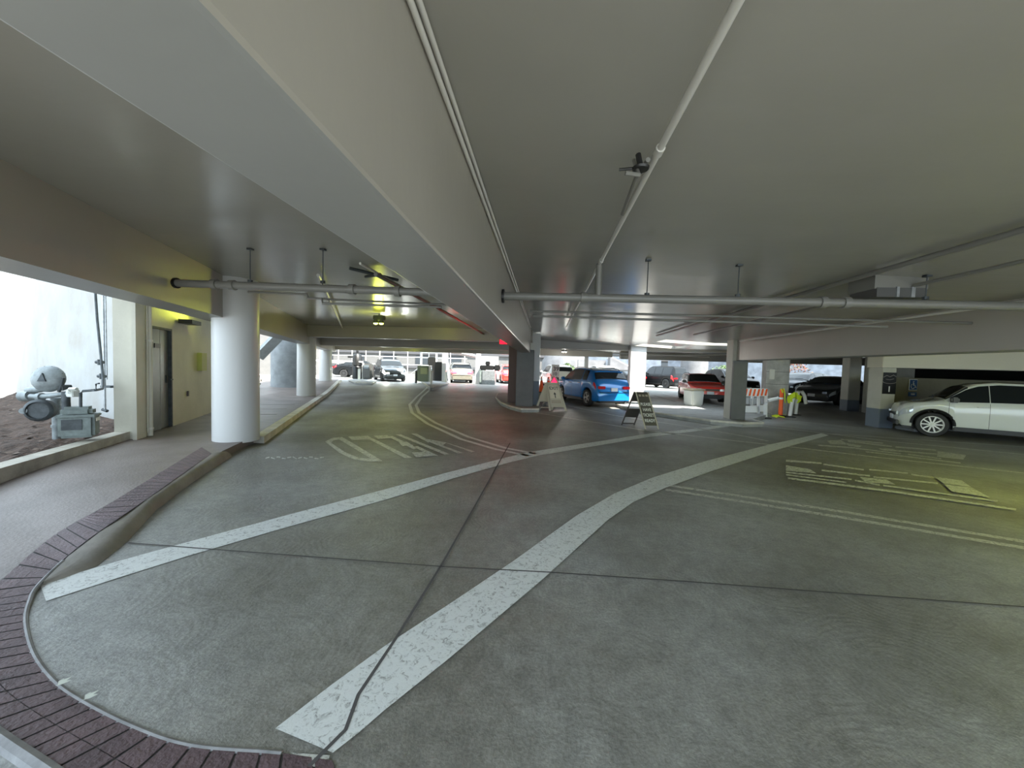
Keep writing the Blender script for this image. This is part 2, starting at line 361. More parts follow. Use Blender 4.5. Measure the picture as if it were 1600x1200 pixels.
# sidewalk past the round column, along the diagonal row of columns
c1 = Vector((-5.66, 6.72, 0))
def row(y): return -5.6 - (y-6.7)*.465       # road edge of the walk beyond the first column
mb = MB(); ysr = [6.0, 7, 9, 11, 13, 15, 17, 19, 21, 24, 26]
mb.prism([(E_[13].x+.1, E_[13].y-.1), (row(7)+.1, 7)][:1] + [(row(y)+.12, y) for y in ysr[1:]] + [(-19, 26), (-19, 12), (-8.6, 6.2), (-8.0, 5.5), (-6.4, 5.6)], -.02, lambda x, y: WK-.004+FZ(x, y))
struct(mb.build('sidewalk', M_walk), 'sidewalk behind the round columns')
mb = MB()
for a, b in zip(ysr[1:], ysr[2:]):
    mb.prism([(row(a)+.12, a), (row(b)+.12, b), (row(b)+.34, b), (row(a)+.34, a)], 0, lambda x, y: WK+.005+FZ(x, y))
struct(mb.build('curb', mat('pale_curb', (.6, .57, .5), .7, var=.2)), 'pale curb along the round columns')
mb = MB()
for y in [10+i*1.2 for i in range(13)]:
    mb.prism([(row(y)-.2, y), (row(y)-2.6, y-1.1), (row(y)-2.6, y-1.12), (row(y)-.2, y-.02)], WK, WK+.003)
struct(mb.build('sidewalk_joint', M_mortar), 'score joints in the sidewalk')
# brick band: one mesh of radial courses over a mortar bed
mb = MB()
NN = 8
va = [mb.b.verts.new(crv(E_, k/NN)) for k in range((len(E_)-1)*NN+1)]; vb = [mb.b.verts.new(crv(O_, k/NN)) for k in range((len(O_)-1)*NN+1)]
for i in range(len(va)-1): mb.b.faces.new((va[i], va[i+1], vb[i+1], vb[i]))
struct(mb.build('brick_bed', M_mortar))
mb = MB()
along = crv
def seglen(i): return max((E_[i+1]-E_[i]).length, (O_[i+1]-O_[i]).length*.5)
ts = [];
for i in range(len(E_)-1):
    n = max(1, round(seglen(i)/.105))
    ts += [i+k/n for k in range(n)]
ts.append(len(E_)-1.001)
up = Vector((0, 0, .006)); dz_ = Vector((0, 0, .004))
for a, b in zip(ts, ts[1:]):
    g = (b-a)*.05
    p0, p1 = along(E_, a+g), along(E_, b-g); q0, q1 = along(O_, a+g), along(O_, b-g)
    nb = 1 if a > 9.5 else 2
    for k in range(nb):
        u0, u1 = (k+.012)/nb, (k+1-.012)/nb
        mb.quad([p0.lerp(q0, u0)+up, p1.lerp(q1, u0)+up, p1.lerp(q1, u1)+up, p0.lerp(q0, u1)+up])
struct(mb.build('brick_paving', M_brick), 'curved maroon brick band')
mb = MB()
mb.tube([crv(E_, k/6)+Vector((0, 0, -.004)) for k in range(6, 60)], .014, 8)
mb.tube([crv(O_, k/6)+Vector((0, 0, -.012)) for k in range(6, 40)], .03, 8)
struct(mb.build('paving_edging', mat('pale_edging', (.27, .27, .275), .7, var=.3, vscale=8)), 'thin pale edging of the brick band')
# rounded curb and driveway ramp rising to the round column
road = [G(59, 917), G(100, 905), G(152, 885), G(200, 846), G(245, 797), G(300, 755), G(363, 713)]
top = [E_[9], E_[9].lerp(E_[10], .5), E_[10], E_[11], E_[12], E_[12].lerp(E_[13], .5), E_[13]]
mb = MB(); prev = None
for r_, t_ in zip(road, top):
    hgt = t_.z; ring = []
    for k, (u, h) in enumerate([(0, 0), (.12, .45), (.3, .8), (.55, .97), (1, 1)]):
        q = Vector((r_.x, r_.y, 0)).lerp(Vector((t_.x, t_.y, 0)), u); q.z = .002+hgt*h; ring.append(mb.b.verts.new(q))
    if prev:
        for k in range(4): mb.b.faces.new((prev[k], prev[k+1], ring[k+1], ring[k]))
    prev = ring
struct(mb.build('curb', M_ramp, smooth=True), 'worn rounded curb fading into a ramp before the near round column')
# planter with low curb and soil
pc = [G(-60, 770, .12), G(0, 752, .12), G(100, 722, .12), G(207, 686, .12)]
mb = MB(); dirn = (pc[3]-pc[1]); dirn.z = 0; dirn.normalize(); nrm = Vector((-dirn.y, dirn.x, 0))
ptsf = [pc[1]-dirn*3, pc[3]+dirn*.05]
mb.prism([ptsf[0].xy, ptsf[1].xy, (ptsf[1]+nrm*.22).xy, (ptsf[0]+nrm*.22).xy], 0, .27)
struct(mb.build('planter_curb', M_curb), 'low concrete curb around the soil bed')
wc = Vector((-7.95, 6.95, 0))                     # corner by the pilaster
wdir = Vector((-4.9, 2.1, 0)).normalized()
soil = MB(); n = 26; A0 = ptsf[0]+nrm*.2; A1 = ptsf[1]+nrm*.2; B0 = wc+wdir*9; B1 = wc
gv = []
for j in range(n+1):
    rw = []
    for i in range(n+1):
        a = A0.lerp(A1, i/n); b = B0.lerp(B1, i/n); p = a.lerp(b, j/n); p.z = .2+.16*(j/n)*(1-i/n)+random.uniform(0, .04)
        rw.append(soil.b.verts.new(p))
    gv.append(rw)
for j in range(n):
    for i in range(n): soil.b.faces.new((gv[j][i], gv[j][i+1], gv[j+1][i+1], gv[j+1][i]))
so_ = soil.build('soil_bed', M_soil); so_['label'] = 'brown bark mulch in the bed by the gas meter'; so_['category'] = 'soil'; so_['kind'] = 'stuff'
mb = MB()
for k in range(260):
    i = random.random(); j = random.random(); p = A0.lerp(A1, i).lerp(B0.lerp(B1, i), j); p.z = .235+.16*j*(1-i)
    a = random.uniform(0, 6.28); s_ = random.uniform(.015, .05); d = Vector((math.cos(a), math.sin(a), random.uniform(-.2, .3)))*s_; e = Vector((-math.sin(a), math.cos(a), random.uniform(-.3, .3)))*s_*.6
    mb.quad([p-d-e, p+d-e, p+d+e, p-d+e])
ch = mb.build('bark_chips', mat('bark_chip', (.22, .16, .12), .9, col2=(.07, .045, .03), vscale=9)); ch['label'] = 'loose bark chips scattered over the soil bed'; ch['category'] = 'bark'; ch['kind'] = 'stuff'
mb = MB()
for k in range(90):
    t = random.random(); p = ptsf[0].lerp(ptsf[1], .3+.7*t)-nrm*random.uniform(.01, .1)*random.random(); p.z = .125+(-.01)
    a = random.uniform(0, 6.28); s_ = random.uniform(.01, .03); d = Vector((math.cos(a), math.sin(a), .2))*s_; e = Vector((-math.sin(a), math.cos(a), .1))*s_*.5
    p.z = .06+.07*sm((p.y-3)/2.5)
    mb.quad([p-d-e, p+d-e, p+d+e, p-d+e])
ch = mb.build('leaf_litter', mat('brown_litter', (.17, .10, .05), .9)); ch['label'] = 'brown leaf litter along the foot of the planter curb'; ch['category'] = 'leaves'; ch['kind'] = 'stuff'
# ------------------------------------------------------------------ walls on the left
mb = MB(); n2 = Vector((wdir.y, -wdir.x, 0))
if n2.y < 0: n2 = -n2
q = [wc, wc+wdir*11, wc+wdir*11+n2*.3, wc+n2*.3]
mb.prism([p.xy for p in q], 0, 5.5)
struct(mb.build('wall_left', M_bluewhite), 'white stained wall behind the gas meter')
dd = Vector((-.46, .89, 0)).normalized(); dn_ = Vector((-dd.y, dd.x, 0))   # dn_ points away from the walk
if dn_.x > 0: dn_ = -dn_
W0 = G(213, 686, .13); W0.z = 0; Wd = G(238, 682, .13); Wd.z = 0
def wallbox(a, b, z0, z1, th=.3, off=0):
    P0 = W0+dd*a-dn_*off; P1 = W0+dd*b-dn_*off
    return [P0.xy, P1.xy, (P1+dn_*th).xy, (P0+dn_*th).xy], z0, z1
da = .42; db = da+1.08; dtop = 2.22
mb = MB()
for a, b, z0, z1 in [(0, da, 0, 3.1), (da, db, dtop, 3.1), (db, 6.6, 0, 3.1), (6.6, 7.6, 0, .98), (6.6, 7.6, 2.05, 3.1), (7.6, 8.2, 0, 3.1)]:
    mb.prism(*wallbox(a, b, z0, z1))
struct(mb.build('wall_back', M_cream), 'cream wall with the steel door')
mb = MB(); mb.prism(*wallbox(-.10, .24, .1, 2.6, .06, .05)); struct(mb.build('trim_1', M_cream), 'cream pilaster at the end of the planter wall')
mb = MB()
P0 = W0+dd*8.2; mb.prism([P0.xy, (P0+dn_*.3).xy, (P0+dn_*3.5-dd*.5).xy, (P0+dn_*3.5-dd*.8).xy], 0, 3.1); struct(mb.build('wall_side', M_cream))
# small window with sill past the round column
mb = MB(); mb.prism(*wallbox(6.62, 7.58, 1.0, 2.03, .02, -.14)); w1 = struct(mb.build('window_1', M_win), 'small dark window past the near round column')
mb = MB(); mb.prism(*wallbox(6.5, 7.7, .90, .985, .18, .1)); mb.build('window_sill', M_cream, w1)
mb = MB()
for a, b, z0, z1 in [(6.6, 6.66, .985, 2.05), (7.54, 7.6, .985, 2.05), (6.66, 7.54, .985, 1.04), (6.66, 7.54, 2.0, 2.05)]: mb.prism(*wallbox(a, b, z0, z1, .05, -.08))
mb.build('window_frame', mat('bronze_frame', (.12, .1, .07), .4), w1)
# door
mb = MB(); mb.prism(*wallbox(da+.03, db-.03, .14, dtop-.02, .05, -.05)); d1 = struct(mb.build('door_1', M_door), 'grey steel door in the cream wall')
mb = MB()
for a, b, z0, z1 in [(da, da+.045, .13, dtop), (db-.045, db, .13, dtop), (da+.045, db-.045, dtop-.04, dtop)]: mb.prism(*wallbox(a, b, z0, z1, .12, .01))
mb.build('door_frame', M_metdk, d1)
for z in (.4, 1.15, 1.95): MB().prism(*wallbox(da+.03, da+.075, z, z+.13, .03, .015)).build('hinge', M_metdk, d1)
hp = W0+dd*(db-.14); mb = MB(); mb.tube([hp+Vector((0, 0, 1.15)), hp-dn_*.06+Vector((0, 0, 1.15)), hp-dn_*.06-dd*.12+Vector((0, 0, 1.15))], .014, 8); mb.prism(*wallbox(db-.17, db-.11, 1.08, 1.24, .03, -.03)); mb.build('door_handle', M_metdk, d1)
mb = MB(); mb.prism(*wallbox(da+.42, da+.66, 1.80, 1.89, .02, -.035)); mb.build('name_plate', M_black, d1)
# downpipe beside door and other wall fittings
p = W0+dd*.33-dn_*.07
mb = MB(); mb.tube([p+Vector((0, 0, .13)), p+Vector((0, 0, 2.95))], .045, 12); mb.tube([p+dd*-.085+Vector((0, 0, .2)), p+dd*-.075+Vector((0, 0, 2.95))], .014, 8)
t = tag(mb.build('downpipe', M_cream, smooth=True), 'cream painted downpipe on the wall left of the steel door', 'pipe')
for z in (.25, 1.9): MB().tube([p+Vector((0, 0, z)), p+Vector((0, 0, z+.04))], .056, 12).build('pipe_collar', M_pipew, t)
p = W0+dd*2.3; mb = MB(); mb.prism(*wallbox(2.26, 2.34, .72, .84, .02, .03)); tag(mb.build('wall_outlet', M_metdk), 'small dark outlet on the wall right of the steel door', 'outlet')
mb = MB(); mb.prism(*wallbox(2.95, 3.3, 1.3, 1.75, .12, .1)); tag(mb.build('wall_box', mat('yellow_green_box', (.42, .45, .14), .5)), 'yellowish box on the wall behind the near round column', 'box')
mb = MB(); mb.prism(*wallbox(1.75, 2.3, 2.38, 2.47, .25, .28)); tag(mb.build('wall_lamp', M_black), 'dark flat lamp high on the wall right of the steel door', 'lamp')
# ------------------------------------------------------------------ gas meter assembly
gm = thing('gas_meter', 'grey gas meter with round regulators on pipes in the soil bed', 'gas meter', (0, 0, 0))
YM = 5.35
def at(px, py, Y=YM): return AY(px, py, Y)
def rnd(px, py, Y, r, h, name, m, nrmv=Vector((.45, -.9, .15)), prof=None):
    c = AY(px, py, Y); q = nrmv.normalized().to_track_quat('Z', 'Y').to_matrix().to_4x4(); q.translation = c
    pr = prof or [(r*.55, -h*.5), (r*.93, -h*.2), (r, -.014), (r, .014), (r*.93, h*.2), (r*.5, h*.5), (r*.12, h*.55)]
    return MB().lathe(pr, 28, q).build(name, m, gm, True), c
reg, c = rnd(76, 592, YM, .205, .2, 'regulator_disc', M_metlt, Vector((.35, -.9, .12)))
c_reg = c
mb = MB()
for k in range(14):
    a = 2*PI*k/14; q = Vector((.35, -.9, .12)).normalized().to_track_quat('Z', 'Y').to_matrix(); p = c + q @ Vector((.188*math.cos(a), .188*math.sin(a), -.028)); p2 = c + q @ Vector((.188*math.cos(a), .188*math.sin(a), .03)); MB().tube([p, p2], .013, 6).build('flange_bolt', M_metdk, reg)
mb.b.free()
q = Vector((.35, -.9, .12)).normalized().to_track_quat('Z', 'Y').to_matrix()
mb = MB(); tri = [c+q @ Vector((x, y, z)) for z in (.13, .10) for x, y in ((-.05, -.05), (.05, -.05), (0, .08))]
v_ = [mb.b.verts.new(p) for p in tri]; mb.b.faces.new(v_[:3]); mb.b.faces.new(v_[3:][::-1]); [mb.b.faces.new((v_[i], v_[(i+1) % 3], v_[3+(i+1) % 3], v_[3+i])) for i in range(3)]
mb.build('triangle_cap', M_metdk, reg)
dk, c = rnd(62, 641, YM-.12, .165, .24, 'filter_drum', M_metdk, Vector((.5, -.85, 0)), [(.1, -.16), (.15, -.13), (.168, -.02), (.168, .03), (.15, .05), (.13, .06), (.12, .03), (.03, .03)])
mb = MB(); cc = at(62, 641)+Vector((.02, -.2, 0)); mb.tube([cc+Vector((-.03, .06, 0)), cc+Vector((.05, -.04, .02))], .045, 12); mb.build('drum_nozzle', M_metlt, gm, True)
mb = MB(); mb.tube([at(36, 619), at(50, 618)], .085, 16); mb.tube([at(33, 619), at(38, 619)], .06, 16); mb.build('end_cap', M_metlt, gm, True)
mb = MB(); mb.tube([at(48, 619, YM-.05), at(60, 620, YM-.05), at(84, 618, YM-.05), at(100, 616), at(118, 613)], .038, 14); mb.tube([at(60, 620, YM-.05), at(66, 620, YM-.05)], .06, 14); mb.tube([at(44, 610), at(64, 608), at(78, 604)], .05, 12); mb.build('cross_pipe', M_metlt, gm, True)
mb = MB(); b0 = G(89, 687, .22); t0 = at(89, 622, b0.y); mb.tube([b0, Vector((b0.x, b0.y, t0.z))], .052, 16)
for zf in (.3, .75, .95): z = lerp(b0.z, t0.z, zf); mb.tube([(b0.x, b0.y, z), (b0.x, b0.y, z+.04)], .066, 16)
mb.build('riser_pipe', M_metlt, gm, True)
mb = MB(); mb.tube([at(103, 612), at(103, 628), at(104, 640)], .05, 12); mb.tube([at(92, 612), at(97, 600), at(99, 590)], .022, 8); mb.tube([at(96, 606), at(112, 603, YM+.1)], [.05, .02], 12); mb.build('valve_body', M_metdk, gm, True)
mb = MB(); mb.tube([at(109, 615, YM-.05), at(109, 608, YM-.05), at(120, 608, YM-.05)], .03, 4); mb.box(*(lambda a: (a.x-.06, a.x+.06, a.y-.05, a.y+.05, a.z-.05, a.z+.06))(at(114, 615)), bev=.01); mb.build('index_box', mat('cream_plastic', (.6, .62, .58), .5), gm)
mc = at(119, 650, YM+.05); q = Matrix.Translation((mc.x, mc.y, mc.z)) @ Matrix.Rotation(math.radians(38), 4, 'Z')
mb = MB(); mb.box(-.17, .23, -.14, .14, -.33, .02, q, .035); mb.box(-.15, .20, -.12, .12, 0, .15, q, .045); mb.build('meter_body', M_meter, gm, True)
mb = MB(); mb.box(-.185, .245, -.155, .155, -.012, .03, q, .01); mb.build('meter_flange', M_meter, gm)
mb = MB(); mb.box(-.12, .1, -.15, -.135, -.2, -.04, q); mb.build('meter_badge_plate', M_metdk, gm)
mb = MB(); mb.box(.235, .245, -.08, .08, -.08, -.03, q); lb = mb.build('meter_sticker', M_letw, gm); lb['label'] = 'small white sticker on the meter'
mb = MB(); mb.tube([at(126, 636), at(126, 614), at(130, 611), at(150, 609.5), at(160, 607.5, 5.9), at(161, 590, 6.1), at(158, 560, 6.2), at(152, 500, 6.3), at(149, 458, 6.35)], .019, 8)
mb.tube([at(150, 609.5), at(150, 600), at(155, 599)], .012, 6)
mb.build('service_pipe', M_metdk, gm, True)
for px, py in ((156, 566), (159, 588)): a = at(px, py, 6.2); mb = MB(); mb.tube([a-Vector((.07, 0, 0)), a+Vector((.07, 0, 0))], .028, 8); mb.tube([a-Vector((0, 0, .05)), a+Vector((0, 0, .05))], .032, 10); mb.build('union_fitting', M_metdk, gm, True)
mb = MB(); A = at(161, 462, 6.9); B = at(168, 640, 6.9); mb.tube([A, (A.x, A.y, B.z)], .02, 8); mb.tube([(A.x+.05, A.y, A.z), (A.x+.05, A.y, B.z+.6)], .014, 8)
t = tag(mb.build('conduit', M_galv, smooth=True), 'thin galvanised conduits running down the white wall beside the dark gas pipe', 'pipe')
mb = MB(); mb.box(A.x-.06, A.x+.16, A.y-.03, A.y+.12, .98, 1.02); mb.build('pipe_bracket', M_metdk, t); mb = MB(); mb.tube([(A.x-.05, A.y, B.z), (A.x+.05, A.y, B.z-.03)], .03, 8); mb.build('pipe_end_cap', M_metdk, t)
# ------------------------------------------------------------------ ceiling
ZL = 3.08; XC = -.56; ZR = 2.72; XR = 6.15
def CZ(x): return ZL if x < XC else lerp(ZL-.02, ZR, min(1, (x-XC)/(XR-XC)))
def LB(y): return interp([(-4, -1.6), (2.59, -4.12), (5.9, -5.47), (15.1, -9.75), (25, -14.35), (31, -17.1)], y)
mb = MB(); Ya, Yb = -2.5, 31
yl = [Ya, 2.59, 5.9, 15.1, 25, 27]
mb.prism([(LB(y)-.1, y) for y in yl]+[(XC, 27), (XC, Ya)], ZL, ZL+.35)
struct(mb.build('ceiling', M_ceil), 'low glossy painted ceiling, left bay')
mb = MB(); mb.prism([(-8.5, Ya), (-6.6, 2.6), (-7.2, 5.5), (-9.5, 11), (-1.5, 11), (-1.5, Ya)], ZL+.36, 17); struct(mb.build('sun_block_mass', M_facade), 'unseen mass added above the left bay to keep the sun off')  # unseen block added above the slab to shade the left side from the sun
mb = MB()
def slab(x0, x1, y0, y1):
    mb.prism([(x0, y0), (x1, y0), (x1, y1), (x0, y1)], lambda x, y: CZ(x+1e-4), lambda x, y: CZ(x+1e-4)+.3)
S1 = (4.25, 6.1, 17.3, 18.85); S2 = (4.4, 8.2, 14.6, 15.8)      # two slots added to let the sun in: (x0, x1, y0, y1)
xs_ = [XC, 4.25, 4.4, 6.1, XR, 8.2, 24]; ys_ = [Ya, 14.6, 15.8, 17.3, 18.85, 27]
for x0, x1 in zip(xs_, xs_[1:]):
    for y0, y1 in zip(ys_, ys_[1:]):
        cx, cy = (x0+x1)/2, (y0+y1)/2
        if not any(q[0] < cx < q[1] and q[2] < cy < q[3] for q in (S1, S2)): slab(x0, x1, y0, y1)
bmesh.ops.remove_doubles(mb.b, verts=mb.b.verts, dist=.0005)
struct(mb.build('ceiling', M_ceil), 'low glossy painted ceiling, right bay with two slots added to let the sun in')
def beam(pts, z0, z1, m=M_beam, label=None):
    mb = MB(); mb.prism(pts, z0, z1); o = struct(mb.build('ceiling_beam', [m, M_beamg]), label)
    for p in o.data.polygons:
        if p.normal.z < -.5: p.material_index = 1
    bv = o.modifiers.new('bevel', 'BEVEL'); bv.width = .018; bv.segments = 2; bv.harden_normals = False
    return o
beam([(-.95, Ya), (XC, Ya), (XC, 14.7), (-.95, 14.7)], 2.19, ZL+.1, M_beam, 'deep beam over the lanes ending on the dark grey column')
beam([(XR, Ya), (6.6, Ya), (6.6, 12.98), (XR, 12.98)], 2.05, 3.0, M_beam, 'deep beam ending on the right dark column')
yl2 = [Ya, 2.59, 5.9, 10, 15.1, 20, 25, 27]
mb = MB(); Pn = [(LB(y), y) for y in yl2]; Pf = [(LB(y)-.48, y-.2) for y in yl2]
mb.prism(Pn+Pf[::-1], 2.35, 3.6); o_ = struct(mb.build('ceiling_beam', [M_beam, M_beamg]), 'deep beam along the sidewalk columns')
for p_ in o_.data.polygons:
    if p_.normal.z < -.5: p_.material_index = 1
def xbeam(x0, x1, y, z0, z1, th=.4, m=M_beam, label=None): return beam([(x0, y), (x1, y), (x1, y+th), (x0, y+th)], z0, z1, m, label)
b1 = AY(600, 529, 14.9).z; b2 = AY(600, 542, 19).z
xbeam(LB(15), -.5, 14.9, b1, ZL+.1, .4, M_beam, 'first cross beam of the left bay')
xbeam(LB(19), -.5, 19, b2, ZL+.1, .4, M_beam, 'second cross beam of the left bay')
xbeam(-16.6, XC, 26.6, 2.5, 3.5, .4, M_beam, 'outer fascia beam over the exit lanes')
xbeam(XC, 14, 19.5, 2.62, 3.2, .4, M_beam, 'shallow cross beam behind the white column')
xbeam(4.6, 24, 24, 2.32, 3.1, .4, M_beam, 'cross beam over the dark parked cars')
xbeam(XC, 4.6, 26.8, 2.5, 3.1, .4, M_beam)
beam([(10.95, 13.48), (30, 9.5), (30, 10.0), (10.95, 14.1)], 1.97, 3.0, mat('cream_beam', (.66, .62, .50), .5, bump=.2), 'cream beam over the white car')
# ------------------------------------------------------------------ columns
def round_col(x, y, r, z1, label, m=M_white, z0=WK):
    mb = MB(); mb.lathe([(r, 0), (r, z1-z0)], 40, Matrix.Translation((x, y, z0))); return tag(mb.build('round_column', m, smooth=True), label, 'column', None)
round_col(-5.74, 6.72, .37, ZL, 'near round white column at the curb beside the steel door', z0=.10)
col2 = (-10.22, 15.75); col3 = (-14.2, 24.3)
mbm = M_white
round_col(col2[0], col2[1], .37, ZL, 'second round column along the sidewalk, yellow-lit at its foot')
round_col(col3[0]-.25, col3[1], .4, ZL, 'farthest round column along the sidewalk, beside the exit lanes')
g = G(442, 611, .13); round_col(g.x-.4, g.y+1.3, .98, 5, 'massive grey concrete cylinder column behind the sidewalk', M_conc2)
def sq_col(name, x0, x1, y0, y1, z0, z1, m, label, foot=None, fz=.75, fm=M_bluegrey):
    t = thing(name, label, 'column', ((x0+x1)/2, (y0+y1)/2, z0)); ox, oy = (x0+x1)/2, (y0+y1)/2
    MB().box(x0-ox, x1-ox, y0-oy, y1-oy, (fz if foot else 0), z1-z0, bev=.012).build('shaft', m, t)
    if foot: MB().box(x0-ox-.003, x1-ox+.003, y0-oy-.003, y1-oy+.003, 0, fz, bev=.01).build('painted_base', fm, t)
    return t
sq_col('square_column', -1.07, -.41, 14.6, 15.0, .15, 2.3, M_dkgrey, 'dark grey square column on the curved island under the deep beam')
sq_col('square_column', -.95, -.2, 15.25, 15.8, .15, 2.98, M_white, 'pale column with grey foot right behind the dark grey island column', True, .95)
sq_col('square_column', -1.5, -1.12, 15.9, 16.4, .15, 2.6, mat('red_lit_brown', (.10, .05, .035), .5), 'narrow column with red light painted in as brown, left of the dark grey island column')  # red light falling on this column is put into its brown colour
sq_col('square_column', 4.12, 4.86, 19.0, 19.5, .0, CZ(4.5)+.02, M_white, 'brilliant sunlit white column just right of the blue crossover')
cr = sq_col('square_column', 6.05, 6.50, 13.0, 13.45, .15, 2.76, M_cream, 'cream column with dark front panel on the right island')
MB().box(-.222, .222, -.29, -.228, -.0, 1.90).build('front_panel', M_dkgrey, cr)
a = G(1352, 668); bq = G(1371, 669); cqq = G(1393, 670)
t = sq_col('square_column', 10.98, 11.40, 13.5, 14.05, 0, 2.0, M_cream, 'cream pillar with blue-grey foot and number sign left of the white car', True, .62)
t.rotation_euler.z = 0
sq_col('square_column', 13.55, 14.05, 18.35, 18.8, FZ(13.7, 18.5), 2.75, M_cream, 'cream pillar with grey foot behind the dark grey sedan', True, .5)
sq_col('square_column', 5.6, 6.1, 24, 24.4, FZ(5.8, 24), 2.4, M_conc2, 'grey square column left of the black off-roader')
sq_col('square_column', 2.75, 3.0, 27, 27.25, 0, 2.6, M_white, 'slim pale post behind the blue car')
g = G(1078, 600); round_col(14.2, 38, 1.2, 5, 'big grey round column beyond the black off-roader', M_outgrey, z0=.25)
# concrete block shaft beyond right column
a = G(1194, 648); b = G(1232, 650)
mb = MB(); mb.prism([(a.x, a.y), (b.x, b.y+.1), (b.x+.4, b.y+.9), (a.x+.3, a.y+.9)], 0, 2.70)
t = tag(mb.build('block_pier', mat('block_concrete', (.50, .49, .46), .85, var=.22, vscale=3, bump=.6, bscale=9)), 'rough grey concrete block pier behind the folded barricades', 'pier')
for z in (.75, 1.25, 1.75): MB().prism([(a.x-.004, a.y-.01), (b.x-.004, b.y+.09), (b.x, b.y+.14), (a.x, a.y+.04)], z, z+.012).build('course_joint', M_mortar, t)
tag(MB().box(a.x+.1, a.x+.28, a.y-.07, a.y-.0, 1.45, 1.85, bev=.01).build('notice_box', M_letw), 'small white box on the concrete block pier', 'box')
# black panel painted as the shade of a narrow recess left of pier
a2 = G(1171, 640); mb = MB(); mb.box(a2.x+.2, a2.x+.62, a2.y+2.3, a2.y+2.4, .1, 2.5); struct(mb.build('recess_shade', M_black), 'black panel painted as the shade of the recess between pier and column')
MB_ = MB().box(7.05, 7.2, 14.9, 15.1, 0, 2.72, bev=.01); tag(MB_.build('post', M_white), 'narrow white post beside the right island column', 'post')
# right wall, and a black wall painted as the darkness behind the white car
mb = MB(); mb.prism([(11.75, 14.63), (30, 20.5), (30, 20.8), (11.75, 14.93)], 0, 1.67); struct(mb.build('wall_right', mat('olive_wall', (.26, .24, .17), .6, var=.08)), 'low olive wall behind the white car')
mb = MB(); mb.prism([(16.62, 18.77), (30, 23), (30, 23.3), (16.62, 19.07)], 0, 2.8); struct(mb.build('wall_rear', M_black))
mb = MB(); mb.prism([(14.08, 18.0), (16.6, 18.76), (16.6, 18.98), (14.08, 18.25)], 0, 2.75); struct(mb.build('wall_recess', M_cream), 'cream wall between the numbered pillar and the grey-footed pillar')
mb = MB(); mb.box(24, 24.3, -12, 27, 0, 3); struct(mb.build('wall_far_right', M_dkgrey))
# signs on the numbered pillar and wall
pc_ = Vector((a.x, 0, 0)); a = G(1352, 668)
px0 = 10.86; py0 = 13.5
sgn = thing('level_sign', 'black sign with emblem and the number 1 on the cream pillar', 'sign', (px0+.33, py0-.012, 0))
MB().box(-.2, .2, -.012, 0, 1.12, 1.82, bev=.004).build('panel', M_black, sgn)
RX = Matrix.Rotation(PI/2, 4, 'X')
text_mesh('number', '1', .26, M_letw, sgn, Matrix.Translation((0, -.014, 1.27)) @ RX)
mb = MB()
for k in range(18):
    a_ = PI*k/17; a2_ = PI*(k+1)/17
    if k < 17: mb.tube([(-.2*math.cos(a_), -.016, 1.52-.06*math.sin(a_)), (-.2*math.cos(a2_), -.016, 1.52-.06*math.sin(a2_))], .008, 6)
mb.tube([(-.2, -.016, 1.66), (-.1, -.016, 1.72), (0, -.016, 1.68), (.1, -.016, 1.74), (.2, -.016, 1.68)], .01, 6); mb.tube([(-.12, -.016, 1.6), (0, -.016, 1.58), (.12, -.016, 1.62)], .007, 6)
mb.build('emblem', mat('dim_emblem', (.3, .27, .24), .5), sgn)
wp = AY(1421, 604, 15.2); ang = math.atan2(6.15, 19)
# keep it on the wall line
t_ = (wp.x-11.0)/19; wp = Vector((wp.x, 14.35+6.15*t_, 0)); ratio = wp.y/15.2
hs = thing('accessible_parking_sign', 'blue and white wheelchair parking sign on the olive wall', 'sign', (wp.x*1.0, wp.y-.02, 0), ang)
zc = AY(1421, 601, wp.y).z
MB().box(-.2, .2, -.015, 0, zc-.2, zc+.2, bev=.003).build('sign_border', M_letw, hs)
MB().box(-.18, .18, -.02, -.012, zc-.18, zc+.18).build('sign_face', M_blue, hs)
mb = MB(); P3 = lambda x, z: (x, -.024, zc+z)
mb.tube([P3(-.02, .12), P3(-.015, .1)], .024, 8); mb.tube([P3(-.02, .08), P3(-.01, -.02), P3(.07, -.02), P3(.1, -.1), P3(.13, -.09)], .012, 6); mb.tube([P3(-.02, .03), P3(.05, .03)], .01, 6)
mb.tube([P3(-.03+.09*math.cos(t), -.05+.09*math.sin(t)) for t in [2.2+.35*k for k in range(11)]], .01, 6); mb.build('wheelchair_symbol', M_letw, hs)
MB().box(-.2, .2, -.015, 0, zc-.42, zc-.27, bev=.003).build('lower_plate', M_blue, hs)
text_mesh('van_text', 'VAN', .1, M_letw, hs, Matrix.Translation((0, -.018, zc-.345)) @ RX)
# ------------------------------------------------------------------ pipes on the ceiling
def pipe(name, pts, r, m, label, rings=(), cat='pipe', n=12):
    mb = MB(); mb.tube(pts, r, n); o = tag(mb.build(name, m, smooth=True), label, cat)
    if rings:
        mb = MB()
        for p, d in rings: p = Vector(p); d = Vector(d).normalized()*.035; MB().tube([p-d, p+d], r*1.35, n).build('pipe_coupling', m, o, True)
        mb.b.free()
    return o
mp = pipe('sprinkler_main', [(-4.98, 4.8, 2.62), (-.95, 4.8, 2.53)], .05, M_pipe, 'thick sprinkler main crossing the left bay below the ceiling', [((-4.4, 4.8, 2.61), (1, 0, 0)), ((-4.15, 4.8, 2.60), (1, 0, 0)), ((-2.5, 4.8, 2.567), (1, 0, 0)), ((-1.9, 4.8, 2.55), (1, 0, 0))])
MB().tube([(-4.97, 4.8, 2.62), (-4.94, 4.8, 2.618)], .07, 14).build('wall_flange', M_black, mp)
